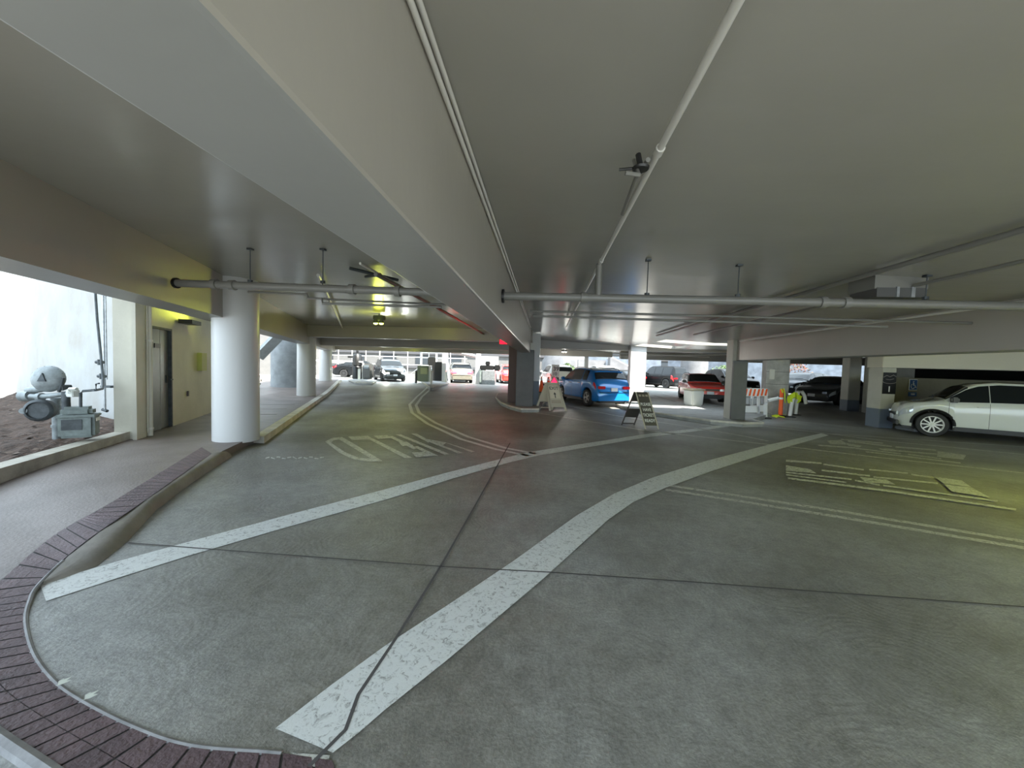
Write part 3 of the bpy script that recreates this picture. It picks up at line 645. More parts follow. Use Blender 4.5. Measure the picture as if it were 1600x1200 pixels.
mp2 = pipe('sprinkler_main', [(XC, 4.8, 2.51), (XR, 4.8, 2.475)], .05, M_pipe, 'thick sprinkler main crossing the right bay below the ceiling', [((.45, 4.8, 2.505), (1, 0, 0)), ((3.2, 4.8, 2.49), (1, 0, 0)), ((3.45, 4.8, 2.49), (1, 0, 0))])
MB().tube([(XC+.001, 4.8, 2.51), (XC+.03, 4.8, 2.51)], .085, 14).build('wall_flange', M_black, mp2)
def hanger(par, x, y, z, zt):
    mb = MB(); mb.tube([(x, y, z), (x, y, zt)], .006, 6); mb.lathe([(.03, 0), (.03, .03)], 10, Matrix.Translation((x, y, z+.04))); mb.box(x-.03, x+.03, y-.03, y+.03, zt-.02, zt); return mb.build('hanger_rod', M_metdk, par)
for x in (-3.9, -2.9, -1.4): hanger(mp, x, 4.8, 2.6, ZL)
for x in (1.2, 2.25, 4.3): hanger(mp2, x, 4.8, 2.5, CZ(x))
bp_ = pipe('sprinkler_branch', [(.62, -1, CZ(.62)-.09), (.62, 12, CZ(.62)-.09)], .02, M_pipew, 'white sprinkler branch pipe running away above the lanes', [((.62, 2.35, CZ(.62)-.09), (0, 1, 0)), ((.62, 4.65, CZ(.62)-.09), (0, 1, 0))])
mb = MB(); mb.tube([(.62, 4.8, 2.5), (.62, 4.8, CZ(.62)-.09)], .04, 10); mb.build('riser_stub', M_pipe, bp_, True)
mb = MB(); z = CZ(.62)-.09; mb.tube([(.58, 3.2, z-.03), (.55, 2.6, z-.03), (.56, 2.35, z-.05)], .014, 8); mb.tube([(.5, 2.45, z), (.5, 2.3, z-.16), (.42, 2.28, z-.16)], .012, 6); mb.build('flex_conduit', M_pipe, bp_, True)
mb = MB(); hd = AY(1001, 262, 2.35); mb.tube([hd, hd+Vector((-.01, .03, .09))], .017, 8); mb.lathe([(.045, -.012), (.05, 0), (.02, .012)], 14, Matrix.Translation(hd)); mb.tube([hd+Vector((.0, 0, .0)), hd+Vector((-.12, .02, .0))], .008, 6); mb.build('sprinkler_head', M_black, bp_, True)
pipe('ceiling_conduit', [(XC+.03, Ya+.5, ZL-.05), (XC+.03, 13.5, ZL-.05)], .013, M_pipew, 'upper thin white conduit along the top of the deep beam')
pipe('ceiling_conduit', [(XC+.02, Ya+.5, ZL-.11), (XC+.02, 13.5, ZL-.11)], .013, M_pipew, 'lower thin white conduit along the top of the deep beam')
pipe('ceiling_conduit', [(3.62, .5, CZ(3.62)-.05), (3.62, 13, CZ(3.62)-.05)], .028, M_pipe, 'grey pipe under the right ceiling crossing above the sprinkler main')
pp = pipe('ceiling_conduit', [(4.25, 3.5, CZ(4.25)-.1), (4.25, 11.5, CZ(4.25)-.1)], .022, M_pipe, 'thin pipe hung beside the roof opening box')
pp = pipe('ceiling_conduit', [(5.95, .5, CZ(5.95)-.09), (5.95, 12.4, CZ(5.95)-.09)], .024, M_pipew, 'pale pipe along the top of the right deep beam')
pipe('ceiling_conduit', [(XC+.3, 6.1, 2.52), (6.1, 6.1, 2.46)], .018, M_pipe, 'upper of two thin conduits behind the right sprinkler main')
pipe('ceiling_conduit', [(XC+.35, 6.0, 2.43), (4.9, 6.0, 2.37)], .018, M_pipe, 'lower of two thin conduits behind the right sprinkler main')
pipe('ceiling_conduit', [AY(388, 456, 5.6), AY(480, 460, 5.6), AY(482, 466, 5.6), AY(503, 467, 5.6), AY(504, 474, 5.6), AY(690, 480, 5.6)], .018, M_pipe, 'stepped thin conduit behind the left sprinkler main')
pipe('ceiling_conduit', [AY(480, 466, 5.9), AY(695, 476, 5.9)], .016, M_pipe, 'straight thin conduit beside the stepped conduit')
pipe('ceiling_conduit', [G(497, 430, 2.98), G(535, 512, 2.98)], .025, M_pipew, 'short white pipe slanting on the left ceiling')
pipe('sprinkler_branch', [(-2.42, 5.3, 2.88), (-2.42, 14.9, 2.88)], .03, M_pipe, 'sprinkler branch running to the far beams in the left bay')
pipe('ceiling_conduit', [(-2.5, 5.0, 2.95), (-2.5, 14.9, 2.95)], .018, M_pipew, 'white conduit beside the left bay branch pipe')
xb = thing('crossed_brace', 'two crossed struts under the left ceiling above the branch pipe', 'brace', (-2.75, 5.9, 3.0))
MB().tube([(-.24, -.25, .05), (.3, .3, .0)], .025, 8).build('strut', M_metdk, xb); MB().tube([(-.25, .3, .05), (.26, -.3, -.05)], .025, 8).build('strut', M_metdk, xb)
db_ = thing('ceiling_box', 'recessed metal box hanging under the right ceiling', 'vent', (4.12, 5.1, 2.58))
MB().box(-.29, .29, -.2, .2, .10, .3).build('housing', M_pipe, db_)
mb = MB(); mb.box(-.27, .27, -.21, .19, .0, .11); mb.build('opening', M_dkgrey, db_); MB().box(-.06, -.03, -.22, -.2, 0, .12).build('slat', M_galv, db_); MB().box(.1, .14, -.22, -.2, 0, .12).build('slat', M_galv, db_)
# far pipes under right-back ceiling
pipe('ceiling_conduit', [(3.6, 21, 2.55), (9.0, 22.0, 2.5)], .03, M_pipew, 'white pipe in front of the beam over the dark cars')
pipe('ceiling_conduit', [(4, 23.2, 2.45), (9.6, 21.2, 2.62)], .025, M_pipew, 'white pipe slanting over the dark cars')
pipe('ceiling_conduit', [(-.3, 21, 2.7), (3.2, 21.3, 2.62)], .03, M_pipew, 'white pipe beyond the cross beam over the blue car')
# ------------------------------------------------------------------ lamps
def lamp(x, y, z, col, e, name, label, r=.07):
    t = thing(name, label, 'lamp', (x, y, z))
    mb = MB(); mb.box(-.16, .16, -.08, .10, .06, .2, bev=.02); mb.tube([(0, 0, .2), (0, 0, CZ(x)-z if x > XC else ZL-z)], .015, 8); mb.build('housing', M_metdk, t)
    for sx in (-.085, .085):
        q = Matrix.Translation((sx, -.04, .0)); hd_ = MB().lathe([(.03, .08), (.07, .02), (.075, -.03), (.07, -.035)], 16, q).build('lamp_head', M_metdk, t, True)
        MB().lathe([(.02, .0), (.06, -.03), (.055, -.055), (.02, -.07)], 16, q).build('bulb', mat('lamp_glow_'+name+str(round(col[2], 1)), col, .3, emit=col, estr=14), hd_, True)
    ld = bpy.data.lights.new('lamp_light', 'POINT'); ld.energy = e; ld.color = col; ld.shadow_soft_size = .12; lo = bpy.data.objects.new('lamp_light', ld); C.objects.link(lo); lo.parent = t; lo.location = (0, -.06, -.2)
    return t
LG = (.92, 1, .10)
lamp(-4.9, 11.0, 2.83, LG, 17, 'flood_lamp', 'twin yellow-green flood lamp under the left bay ceiling')
lamp(7.9, 4.4, 2.5, LG, 75, 'flood_lamp', 'twin yellow-green flood lamp hidden behind the right deep beam')
lamp(-8.0, 8.3, 2.82, LG, 5, 'flood_lamp', 'twin yellow-green flood lamp over the sidewalk behind the near round column')
lamp(-10, 24.5, 2.8, LG, 12, 'flood_lamp', 'twin yellow-green flood lamp near the exit fascia')
lamp(1.15, 23.5, 2.68, (1, .95, .85), 40, 'flood_lamp', 'twin white lamp under the ceiling beyond the blue car')
def added_light(loc, e, col, r=.15):
    ld = bpy.data.lights.new('lamp_light', 'POINT'); ld.energy = e; ld.color = col; ld.shadow_soft_size = r; lo = bpy.data.objects.new('lamp_light', ld); C.objects.link(lo); lo.location = loc; return lo
# glowing red box added for a red reflection on the glossy soffit
t = thing('red_reflection_box', 'glowing red box added for a reflection under the deep beam by the dark column', 'signal', AY(788, 526, 13.7))
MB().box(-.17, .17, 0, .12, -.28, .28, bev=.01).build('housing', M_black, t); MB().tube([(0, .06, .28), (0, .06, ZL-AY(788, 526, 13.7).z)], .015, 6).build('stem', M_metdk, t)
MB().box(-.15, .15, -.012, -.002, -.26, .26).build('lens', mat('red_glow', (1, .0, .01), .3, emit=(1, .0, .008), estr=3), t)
l_ = added_light((.0, -.15, -.1), 5, (1, .0, .02), .04); l_.parent = t  # red light added to spread the glow of the reflection
# ------------------------------------------------------------------ cars
def catmull(P0, P1, P2, P3, t):
    return tuple(.5*((2*b)+(-a+c)*t+(2*a-5*b+4*c-d)*t*t+(-a+3*b-3*c+d)*t*t*t) for a, b, c, d in zip(P0, P1, P2, P3))
STY = {
 'suv': dict(top=[(0, .58), (.006, .72), (.02, .86), (.06, .955), (.16, 1.02), (.235, 1.08), (.36, 1.46), (.42, 1.565), (.52, 1.62), (.66, 1.61), (.80, 1.56), (.865, 1.50), (.885, 1.46), (.95, 1.12), (.965, 1.05), (.985, .86), (1, .62)],
             belt=[(0, .52), (.03, .80), (.10, .93), (.24, 1.0), (.6, 1.04), (.86, 1.09), (.95, 1.03), (1, .56)], sill=.25, wr=.35, fa=.19, ra=.815, pill=(.275, .47, .475, .685, .70, .80), ws=(.25, .37), rw=(.892, .942), roof=.60, rooff=(.38, .87)),
 'hatch': dict(top=[(0, .52), (.006, .66), (.02, .74), (.08, .80), (.28, .92), (.43, 1.34), (.48, 1.38), (.78, 1.38), (.86, 1.34), (.955, .98), (.97, .93), (.99, .75), (1, .55)],
             belt=[(0, .48), (.03, .70), (.10, .77), (.28, .87), (.6, .90), (.93, .92), (1, .5)], sill=.24, wr=.28, fa=.2, ra=.83, pill=(.33, .58, .60, .80, .82, .87), ws=(.30, .43), rw=(.872, .945), roof=.58, rooff=(.44, .85)),
 'sedan': dict(top=[(0, .52), (.006, .64), (.02, .74), (.08, .84), (.26, .98), (.42, 1.36), (.50, 1.43), (.62, 1.41), (.72, 1.32), (.86, 1.06), (.96, 1.02), (.985, .9), (1, .6)],
             belt=[(0, .46), (.03, .68), (.10, .8), (.27, .92), (.6, .96), (.85, 1.0), (.95, .97), (1, .55)], sill=.22, wr=.33, fa=.19, ra=.80, pill=(.31, .52, .53, .70, .71, .79), ws=(.28, .42), rw=(.73, .85), roof=.58, rooff=(.44, .66)),
 'jeep': dict(top=[(0, .62), (.005, .85), (.02, 1.0), (.06, 1.06), (.26, 1.14), (.33, 1.6), (.37, 1.72), (.60, 1.76), (.93, 1.72), (.955, 1.66), (.98, 1.15), (.99, 1.08), (.995, .85), (1, .62)],
             belt=[(0, .58), (.02, .9), (.08, 1.0), (.3, 1.07), (.95, 1.1), (1, .58)], sill=.32, wr=.38, fa=.19, ra=.81, pill=(.30, .50, .52, .70, .72, .92), ws=(.27, .335), rw=(.958, .979), roof=.66, rooff=(.35, .95)),
}
def wheel(par, x, y, r, side, rimm, spokes=10):
    q = Matrix.Translation((x, y, r)) @ Matrix.Rotation(-side*PI/2, 4, 'X')
    wd = .11
    t = MB().lathe([(r*.66, -wd), (r*.93, -wd), (r, -wd*.75), (r, wd*.75), (r*.95, wd), (r*.70, wd), (r*.66, wd*.6)], 36, q).build('wheel', M_rubber, par, True)
    mb = MB(); mb.lathe([(r*.60, wd*.35), (r*.60, wd*.5), (r*.66, wd*.98), (r*.70, wd*.98), (r*.70, wd*.8)], 32, q, cap=False)
    mb.lathe([(r*.15, wd*.5), (r*.15, wd*.8), (r*.05, wd*.9)], 14, q)
    for k in range(spokes):
        a = 2*PI*k/spokes; m_ = q @ Matrix.Rotation(a, 4, 'Z')
        mb.box(r*.1, r*.66, -r*(.32/spokes+.018), r*(.32/spokes+.018), wd*.45, wd*.8, m_)
    mb.build('rim', rimm, t)
    MB().lathe([(r*.62, wd*.1), (r*.62, wd*.2)], 20, q).build('brake_disc', M_black, t)
    return t
def car(name, label, style, L, W, H, paint, loc, heading, rimm=None, lights=None, spokes=10, rails=False, cladding=False, plate='', pitch=0, brake=0, head=0, black_arch=False, trim=None, nose=0):
    S_ = STY[style]; h0 = max(z for _, z in S_['top']); ks = H/h0; wr = S_['wr']*(1 if style != 'suv' else 1)*min(1.05, ks*1.0)
    t = thing(name, label, 'car', loc, 0); t.rotation_euler = (0, pitch, heading)
    rimm = rimm or M_chrome
    def zt(s):
        k = .004; return sum(interp(S_['top'], s+d) for d in (-k, 0, k))/3*ks
    def zbelt(s): return min(sum(interp(S_['belt'], s+d) for d in (-.008, 0, .008))/3*ks, zt(s)-.012)
    def pw(s): return interp([(0, .70-nose), (.01, .80-nose*.8), (.03, .875-nose*.6), (.06, .93-nose*.35), (.12, .97-nose*.1), (.25, 1), (.75, 1), (.9, .965), (.96, .92), (.985, .87), (1, .80)], s)*W/2
    ax = [S_['fa']*L, S_['ra']*L]; aR = wr+.055
    def zb(s):
        z = S_['sill'] + (.03 if s < .03 or s > .97 else 0); X = s*L
        for a in ax:
            d = abs(X-a)
            if d < aR: z = max(z, wr+math.sqrt(aR*aR-d*d))
        return z
    def ring(s):
        w = pw(s); T = zt(s); B = zbelt(s); b = min(zb(s), B-.06); h = T-B; ins = min(.36*h, (1-S_['roof'])*w) if h > .1 else h*.8
        kf = min(1, max(0, (h-.05)/.15))
        wr_ = w*.965-ins
        m1 = b+(B-b)*.33; m2 = b+(B-b)*.72
        return [(w*.955, b), (w*.985, lerp(b, m1, .4)), (w*.992, m1), (w, m2), (w*.968, B), (lerp(w*.968, wr_, .5), B+h*.5*kf+(1-kf)*h*.45), (wr_+.0, T-.055*kf-.02*(1-kf)), (wr_*.86, T-.012), (0, T+.012)]
    def S(s, v, off=0.0):
        R = ring(s); i = int(min(max(v, 0), 7.9999)); f = v-i
        g = lambda k: R[min(max(k, 0), 8)] if k <= 8 else (-R[7][0], R[7][1])
        y, z = catmull(g(i-1) if i else R[0], g(i), g(i+1), g(i+2), f)
        if off:
            e = .02; y2, z2 = catmull(g(i-1) if i else R[0], g(i), g(i+1), g(i+2), min(1, f+e)); y1, z1 = catmull(g(i-1) if i else R[0], g(i), g(i+1), g(i+2), max(0, f-e))
            dy, dz = y2-y1, z2-z1; l = math.hypot(dy, dz) or 1
            ny, nz = dz/l, -dy/l
            # tilt with slope of the top for panels on the ends
            y += ny*off; z += nz*off
        return y, z
    def V(s, v, side, off=0): y, z = S(s, v, off); return Vector((L/2-s*L, side*max(y, 0), z))
    # stations, dense at ends and arches
    st = sorted(set([0, .004, .009, .015, .022, .03, .04, .055, .07, .09] + [1-q for q in (0, .004, .009, .015, .022, .03, .04, .055, .07, .09)] + [k/50 for k in range(5, 46)] + [(a+d*aR)/L for a in ax for d in (-1.001, -.99, -.96, -.9, -.8, -.65, -.5, -.3, -.1, .1, .3, .5, .65, .8, .9, .96, .99, 1.001)]))
    vv = [k*.25 for k in range(33)]
    mb = MB(); rows = []
    for s in st:
        r1 = [mb.b.verts.new(V(s, v, 1)) for v in vv]; r2 = [mb.b.verts.new(V(s, v, -1)) for v in vv[:-1]][::-1]
        rows.append(r1+r2)
    for a, b in zip(rows, rows[1:]):
        for k in range(len(a)-1): mb.b.faces.new((a[k], a[k+1], b[k+1], b[k]))
    mb.b.faces.new(rows[0]); mb.b.faces.new(rows[-1][::-1])
    mb.build('body', paint, t, True)
    def patch(nm, s0, s1, v0, v1, sides, off, m, ns=10, nv=6, full=False, par=None, lab=None, endoff=0):
        outs_ = []
        for sd_ in sides:
            mb = MB(); g = []
            for i in range(ns+1):
                s = lerp(s0, s1, i/ns)
                if full:
                    row_ = [V(s, lerp(v0, 8, j/nv), 1, off) for j in range(nv+1)]+[V(s, lerp(8, v0, j/nv), -1, off) for j in range(1, nv+1)]
                else: row_ = [V(s, lerp(v0, v1, j/nv), sd_, off) for j in range(nv+1)]
                for p in row_: p.x += endoff
                g.append([mb.b.verts.new(p) for p in row_])
            for a, b in zip(g, g[1:]):
                for k in range(len(a)-1): mb.b.faces.new((a[k], a[k+1], b[k+1], b[k]))
            r_ = bmesh.ops.extrude_face_region(mb.b, geom=mb.b.faces[:])
            vs2 = [e for e in r_['geom'] if isinstance(e, bmesh.types.BMVert)]
            for q in vs2: q.co += Vector((0, -sd_*.012 if not full else 0, -.004 if not full else -.012))
            o = mb.build(nm, m, par or t, True)
            if lab: o['label'] = lab
            outs_.append(o)
        return outs_
    # front/rear glass stands off along x as well
    patch('windshield', S_['ws'][0], S_['ws'][1], 6.15, 8, [1], .012, M_glassd, 10, 6, True, endoff=.006)
    patch('rear_window', S_['rw'][0], S_['rw'][1], 6.25, 8, [1], .012, M_glassd, 8, 6, True, endoff=-.014)
    p = S_['pill']
    for a, b in ((p[0], p[1]), (p[2], p[3]), (p[4], p[5])):
        patch('side_window', a, b, 4.12, 5.88, [1, -1], .008, M_glassd, 12, 6)
    # lights
    hl = lights or {}
    M_head = mat('headlight_glass', (.62, .66, .68), .08, .3) if not head else mat('headlight_on', (1, 1, 1), .2, emit=(.95, 1, .92), estr=60)
    tcol = (.55, .01, .015)
    M_tail = mat('taillight_red', tcol, .15, coat=1) if not brake else mat('taillight_on', (1, .02, .03), .2, emit=(1, .02, .03), estr=10)
    xf = L/2; 
    if style == 'hatch':
        MB().box(xf-.02, xf+.015, -W*.36, -W*.25, .56*ks, .67*ks, bev=.01).build('headlight', M_head, t); MB().box(xf-.02, xf+.015, W*.25, W*.36, .56*ks, .67*ks, bev=.01).build('headlight', M_head, t)
        MB().box(xf-.02, xf+.008, -W*.24, W*.24, .57*ks, .66*ks, bev=.005).build('grille', M_dkgrey, t)
    else:
        z0, z1 = (.62, .74) if style != 'jeep' else (.8, .95)
        patch('headlight', .012, .085, 2.7 if style != 'jeep' else 3.1, 3.65, [1, -1], .008, M_head, 8, 4, endoff=.006)
        for sy in (1, -1): MB().box(xf-.03, xf+.012, min(sy*W*.25, sy*W*.35), max(sy*W*.25, sy*W*.35), .46*ks+.1, .46*ks+.2, bev=.012).build('headlight', M_head, t)
        MB().box(xf-.02, xf+.01, -W*.24, W*.24, .42*ks+.1, .54*ks+.06, bev=.006).build('grille', M_black, t)
    MB().box(xf-.05, xf+.025, -W*.40, W*.40, .26*ks, .40*ks, bev=.02).build('front_bumper', M_black if (trim or style in('jeep',)) or cladding else paint, t)
    MB().box(-xf-.035, -xf+.05, -W*.41, W*.41, .28*ks, .46*ks, bev=.02).build('rear_bumper', M_black if cladding or trim or style in ('jeep',) else paint, t)
    patch('taillight', .925, .968 if style != 'jeep' else .985, 3.2 if style != 'jeep' else 2.6, 3.85, [1, -1], .01, M_tail, 8, 5, endoff=-.012)
    for sy in (1, -1):
        zc_ = .80*ks if style in ('suv', 'jeep', 'sedan') else .70*ks
        xr = -xf+.03
        mb = MB(); mb.box(xr-.04+ (0), xr+.03, min(sy*W*.23, sy*W*.425), max(sy*W*.23, sy*W*.425), zc_-.05, zc_+.075, bev=.02); mb.build('taillight', M_tail, t)
    MB().box(-xf-.02, -xf+.02, -W*.40, W*.40, .60*ks, .622*ks, bev=.004).build('rear_trim_strip', M_black if not trim else M_black, t)
    mb = MB(); mb.box(-xf-.018, -xf+.03, -.155, .155, .66*ks, .66*ks+.15, bev=.004); pl = mb.build('license_plate', M_plate, t)
    mb = MB(); mb.box(xf+.0, xf+.03, -.155, .155, .40*ks, .40*ks+.14, bev=.004); mb.build('license_plate', M_plate, t)
    # underbody
    MB().box(-xf+.12, xf-.12, -W*.33, W*.33, .18, .5, bev=.03).build('underbody', M_black, t)
    # mirrors, handles, door seams
    for sy in (1, -1):
        s = S_['pill'][0]+.02; q = V(s, 4.1, sy)
        mb = MB(); mb.box(q.x-.06, q.x+.10, min(q.y+sy*.03, q.y+sy*.22), max(q.y+sy*.03, q.y+sy*.22), q.z+.0, q.z+.15, bev=.035); mb.box(q.x-.02, q.x+.04, min(q.y-sy*.03, q.y+sy*.06), max(q.y-sy*.03, q.y+sy*.06), q.z, q.z+.05)
        mb.build('side_mirror', M_black if (trim or name == 'white_car') else paint, t, True)
        for s in (S_['pill'][1]-.035, S_['pill'][3]-.035):
            q = V(s, 3.55, sy, .012); mb = MB(); mb.tube([q+Vector((-.09, 0, 0)), q+Vector((-.07, sy*.025, 0)), q+Vector((.07, sy*.025, 0)), q+Vector((.09, 0, 0))], .014, 8); mb.build('door_handle', rimm if trim is None else M_black, t, True)
        for s in (S_['pill'][1]+.003, S_['pill'][0]-.005, S_['pill'][3]+.01):
            mb = MB(); ps = [V(s, v, sy, .001) for v in (.6, 1.2, 2, 2.8, 3.4, 4)]; mb.tube(ps, .004, 5); mb.build('door_seam', M_black, t)
        for k, a in enumerate(ax): wheel(t, L/2-a, sy*(W/2-.13), wr, sy, rimm, spokes)
        if cladding or black_arch:
            for a in ax:
                mb = MB(); ps = []
                for k in range(17):
                    th = PI*k/16; x_ = a-math.cos(th)*(aR+.02); s = x_/L; zz = wr+math.sin(th)*(aR+.02)
                    ps.append(Vector((L/2-x_, sy*(pw(s)+.004), zz)))
                mb.tube(ps, .035, 6); mb.build('wheel_arch_trim', M_black, t, True)
        if cladding or style in ('suv', 'jeep'):
            mb = MB(); y_ = W/2*.985; mb.box(L/2-ax[1]+aR, L/2-ax[0]-aR, min(sy*(y_-.06), sy*(y_+.012)), max(sy*(y_-.06), sy*(y_+.012)), S_['sill']-.03, S_['sill']+.10, bev=.02); mb.build('sill_trim', M_black, t)
        if rails:
            mb = MB(); ps = [V(lerp(S_['rooff'][0]+.03, S_['rooff'][1]-.02, k/10), 6.7, sy, .035 if 0 < k < 10 else .0) for k in range(11)]; mb.tube(ps, .016, 8); mb.build('roof_rail', M_chrome if rails == 'chrome' else M_black, t, True)
    # roof spoiler
    if style in ('suv', 'hatch'):
        s = S_['rooff'][1]+.0; a_ = V(s, 6.6, 1); mb = MB(); mb.box(a_.x-.14, a_.x+.08, -a_.y*.95, a_.y*.95, zt(s)-.045, zt(s)-.005, bev=.012); mb.build('roof_spoiler', paint, t)
        s = S_['rw'][1]+.004; q = V(s, 8, 1, .01)
        mb = MB(); mb.tube([q+Vector((-.03, 0, .03)), q+Vector((-.0, .3, .05)), q+Vector((.02, .5, .1))], .008, 6); mb.build('rear_wiper', M_black, t)
    if style == 'sedan' or style == 'suv' or style == 'hatch':
        s = S_['ws'][0]+.005
        mb = MB()
        for y0 in (.1, -.5):
            q = V(s, 7.5, 1, .02); mb.tube([(q.x, y0, q.z+.015), (q.x-.05, y0+.45, q.z+.04)], .007, 5)
        mb.build('wiper', M_black, t)
    return t
def cpaint(nm, c, metal=.2, rough=.25): return mat(nm, c, rough, metal, coat=1)
P_blue = cpaint('blue_car_paint', (.008, .20, .58), .2); P_white = cpaint('white_car_paint', (.68, .70, .66), 0); P_redc = cpaint('red_car_paint', (.75, .045, .03), 0, .35)
P_blk = mat('black_car_paint', (.008, .009, .01), .3, 0, coat=.15, spec=.25); P_dkg = mat('charcoal_car_paint', (.035, .036, .038), .3, .3, coat=.4); P_sil = cpaint('grey_car_paint', (.10, .11, .115), .6); P_pale = cpaint('champagne_car_paint', (.22, .21, .17), .3)
M_rimdk = mat('machined_rim', (.5, .48, .45), .3, .8); M_rimw = mat('white_rim', (.85, .85, .83), .3); M_rimblk = mat('black_rim', (.05, .05, .05), .4, .5)
# blue crossover leaving to the left, seen from its rear left corner
rw_ = Vector((1.99, 17.35)); hdg = math.atan2(.93, -.37); f_ = Vector((math.cos(hdg), math.sin(hdg))); lft = Vector((-f_.y, f_.x))
Lb = 4.4; cpos = rw_ + f_*((STY['suv']['ra']-.5)*Lb) - lft*(.80)
car('blue_car', 'metallic blue crossover driving away past the exit sign', 'suv', Lb, 1.85, 1.70, P_blue, (cpos.x, cpos.y, .01), hdg, M_rimdk, spokes=5, rails='chrome', brake=0)
# white crossover parked at right, nose to the left
wf = Vector((11.16, 12.0)); Lw = 3.7; hd2 = math.radians(180-36+5)
f_ = Vector((math.cos(hd2), math.sin(hd2))); lft = Vector((-f_.y, f_.x))
cpos = wf - f_*((.5-STY['suv']['fa'])*Lw) - lft*.74
car('white_car', 'white crossover with black sills and bright spoked wheels parked by the olive wall', 'suv', Lw, 1.72, 1.60, P_white, (cpos.x, cpos.y, .0), hd2, M_rimw, spokes=10, cladding=True, nose=.2)
# red old hatchback
hd3 = math.radians(-98); car('red_car', 'old red hatchback with roof rack parked facing the lanes', 'hatch', 3.8, 1.62, 1.36, P_redc, (8.1, 20.7, .22), hd3, M_rimblk, spokes=8, trim=True, black_arch=False, rails='black')
# black off-roader, black cars
car('black_car', 'black boxy off-roader parked behind the red car', 'jeep', 4.4, 1.85, 1.82, P_blk, (10.1, 34.2, .25), math.radians(118), M_rimblk, rails='black')
car('black_car', 'black low car just right of the white column', 'sedan', 4.5, 1.8, 1.42, P_blk, (7.2, 35.6, .25), math.radians(112), M_rimblk)
car('black_car', 'dark crossover behind the right of the red car', 'suv', 4.4, 1.85, 1.7, P_blk, (12.7, 27.6, .25), math.radians(-85), M_rimblk)
car('grey_car', 'charcoal sedan facing the lanes between pier and pillar', 'sedan', 4.6, 1.8, 1.42, P_dkg, (15.2, 21.6, .22), math.radians(-146), M_rimblk)
car('grey_car', 'dark car parked beyond the charcoal sedan', 'suv', 4.6, 1.8, 1.62, P_blk, (18.0, 28.4, .25), math.radians(-150), M_rimblk)
car('black_car', 'black sedan seen over the roof of the charcoal sedan', 'sedan', 4.6, 1.8, 1.5, P_blk, (23.5, 27.5, .25), math.radians(-150), M_rimblk)
# cars at the exit lanes
car('grey_car', 'dark grey crossover with headlights on coming through the left lane', 'suv', 4.5, 1.85, 1.72, P_sil, (-12.5, 30.1, .25), math.radians(-56), M_rimblk, head=1, rails='black')
car('pale_car', 'champagne crossover with brake lights on at the middle lane', 'suv', 4.4, 1.82, 1.62, P_pale, (-7.05, 31.5, .25), math.radians(108), M_rimblk, brake=1, rails='black')
car('red_car', 'red car with glowing brake light half hidden by the narrow column', 'suv', 4.4, 1.8, 1.6, P_redc, (-3.1, 33.0, .25), math.radians(104), M_rimblk, brake=1)
car('black_truck', 'black car parked sideways left of the grey crossover', 'sedan', 4.8, 1.85, 1.6, P_blk, (-16.9, 34.5, .25), math.radians(15), M_rimblk)
car('pale_car', 'pale car beyond the front of the blue crossover', 'suv', 4.4, 1.8, 1.65, P_white, (.9, 28.6, .25), math.radians(100), M_rimblk)
car('pale_car', 'white car beyond the roof of the blue crossover', 'suv', 4.4, 1.8, 1.72, P_white, (4.4, 30.5, .25), math.radians(95), M_rimblk)
# ------------------------------------------------------------------ islands
def island(pts, z, label, lip=True):
    mb = MB(); mb.prism([p.xy for p in pts], -.05, z-.004); o = struct(mb.build('traffic_island', mat('island_concrete', (.34, .34, .33), .7, var=.2)), label)
    mb = MB(); mb.tube([Vector((p.x, p.y, z-.03)) for p in pts], .035, 8); mb.build('island_edge', mat('pale_curb', (.6, .57, .5), .7, var=.2), o)
    mb = MB()
    for a, b in zip(pts, pts[1:]):
        mb.quad([Vector((a.x, a.y, 0)), Vector((b.x, b.y, 0)), Vector((b.x, b.y, z-.05)), Vector((a.x, a.y, z-.05))])
    return o
island([G(842, 638, .15), G(815, 638, .15), G(798, 634, .15), G(783, 628, .15), G(775, 620, .15), G(778, 614, .15), G(800, 610, .15), Vector((-1.0, 20, .15)), Vector((.3, 20, .15)), Vector((-.05, 16, .15))], .15, 'curved island around the dark grey column')
island([Vector((6.9, 13.3, .15)), Vector((6.85, 12.55, .15)), Vector((6.1, 12.25, .15)), Vector((5.3, 12.6, .15)), Vector((4.6, 13.6, .15)), Vector((3.9, 14.6, .15)), Vector((3.4, 15.8, .15)), Vector((3.2, 17.2, .15)), Vector((6.0, 17.6, .15)), Vector((8.2, 17.2, .15)), Vector((8.8, 15.6, .15))], .15, 'island around the right column')
island([G(660, 596, .38), G(672, 604, .38), G(676, 604, .38), G(699, 599, .38), G(702, 595, .38), G(656, 593, .38)], .38, 'pointed island between the two exit lanes')
island([G(545, 594, .36), G(556, 597, .36), G(582, 598, .36), G(588, 595, .36), G(560, 590, .36)], .36, 'island under the pay station')
# ------------------------------------------------------------------ A-frame signs
def aframe(label, pA, pB, width, ht, m, wdir_, panelm, solid=True):
    t = thing('a_frame_sign', label, 'sign', (pA.x, pA.y, 0))
    off = Vector((pB.x-pA.x, pB.y-pA.y, 0)); topc = off*.5+Vector((0, 0, ht)); wv = wdir_.normalized()
    return t, off, topc, wv
wv = Vector((.97, .25, 0)).normalized()
def panel_pts(base, top_, wv, w0, w1, f0, f1, thv):
    a = base.lerp(top_, f0); b = base.lerp(top_, f1)
    return [a-wv*w0/2, a+wv*w0/2, b+wv*w1/2, b-wv*w1/2]
def slabq(mb, q, th):
    v1 = [mb.b.verts.new(p) for p in q]; v2 = [mb.b.verts.new(p+th) for p in q]
    mb.b.faces.new(v1); mb.b.faces.new(v2[::-1])
    for i in range(4): mb.b.faces.new((v1[i], v2[i], v2[(i+1) % 4], v1[(i+1) % 4]))
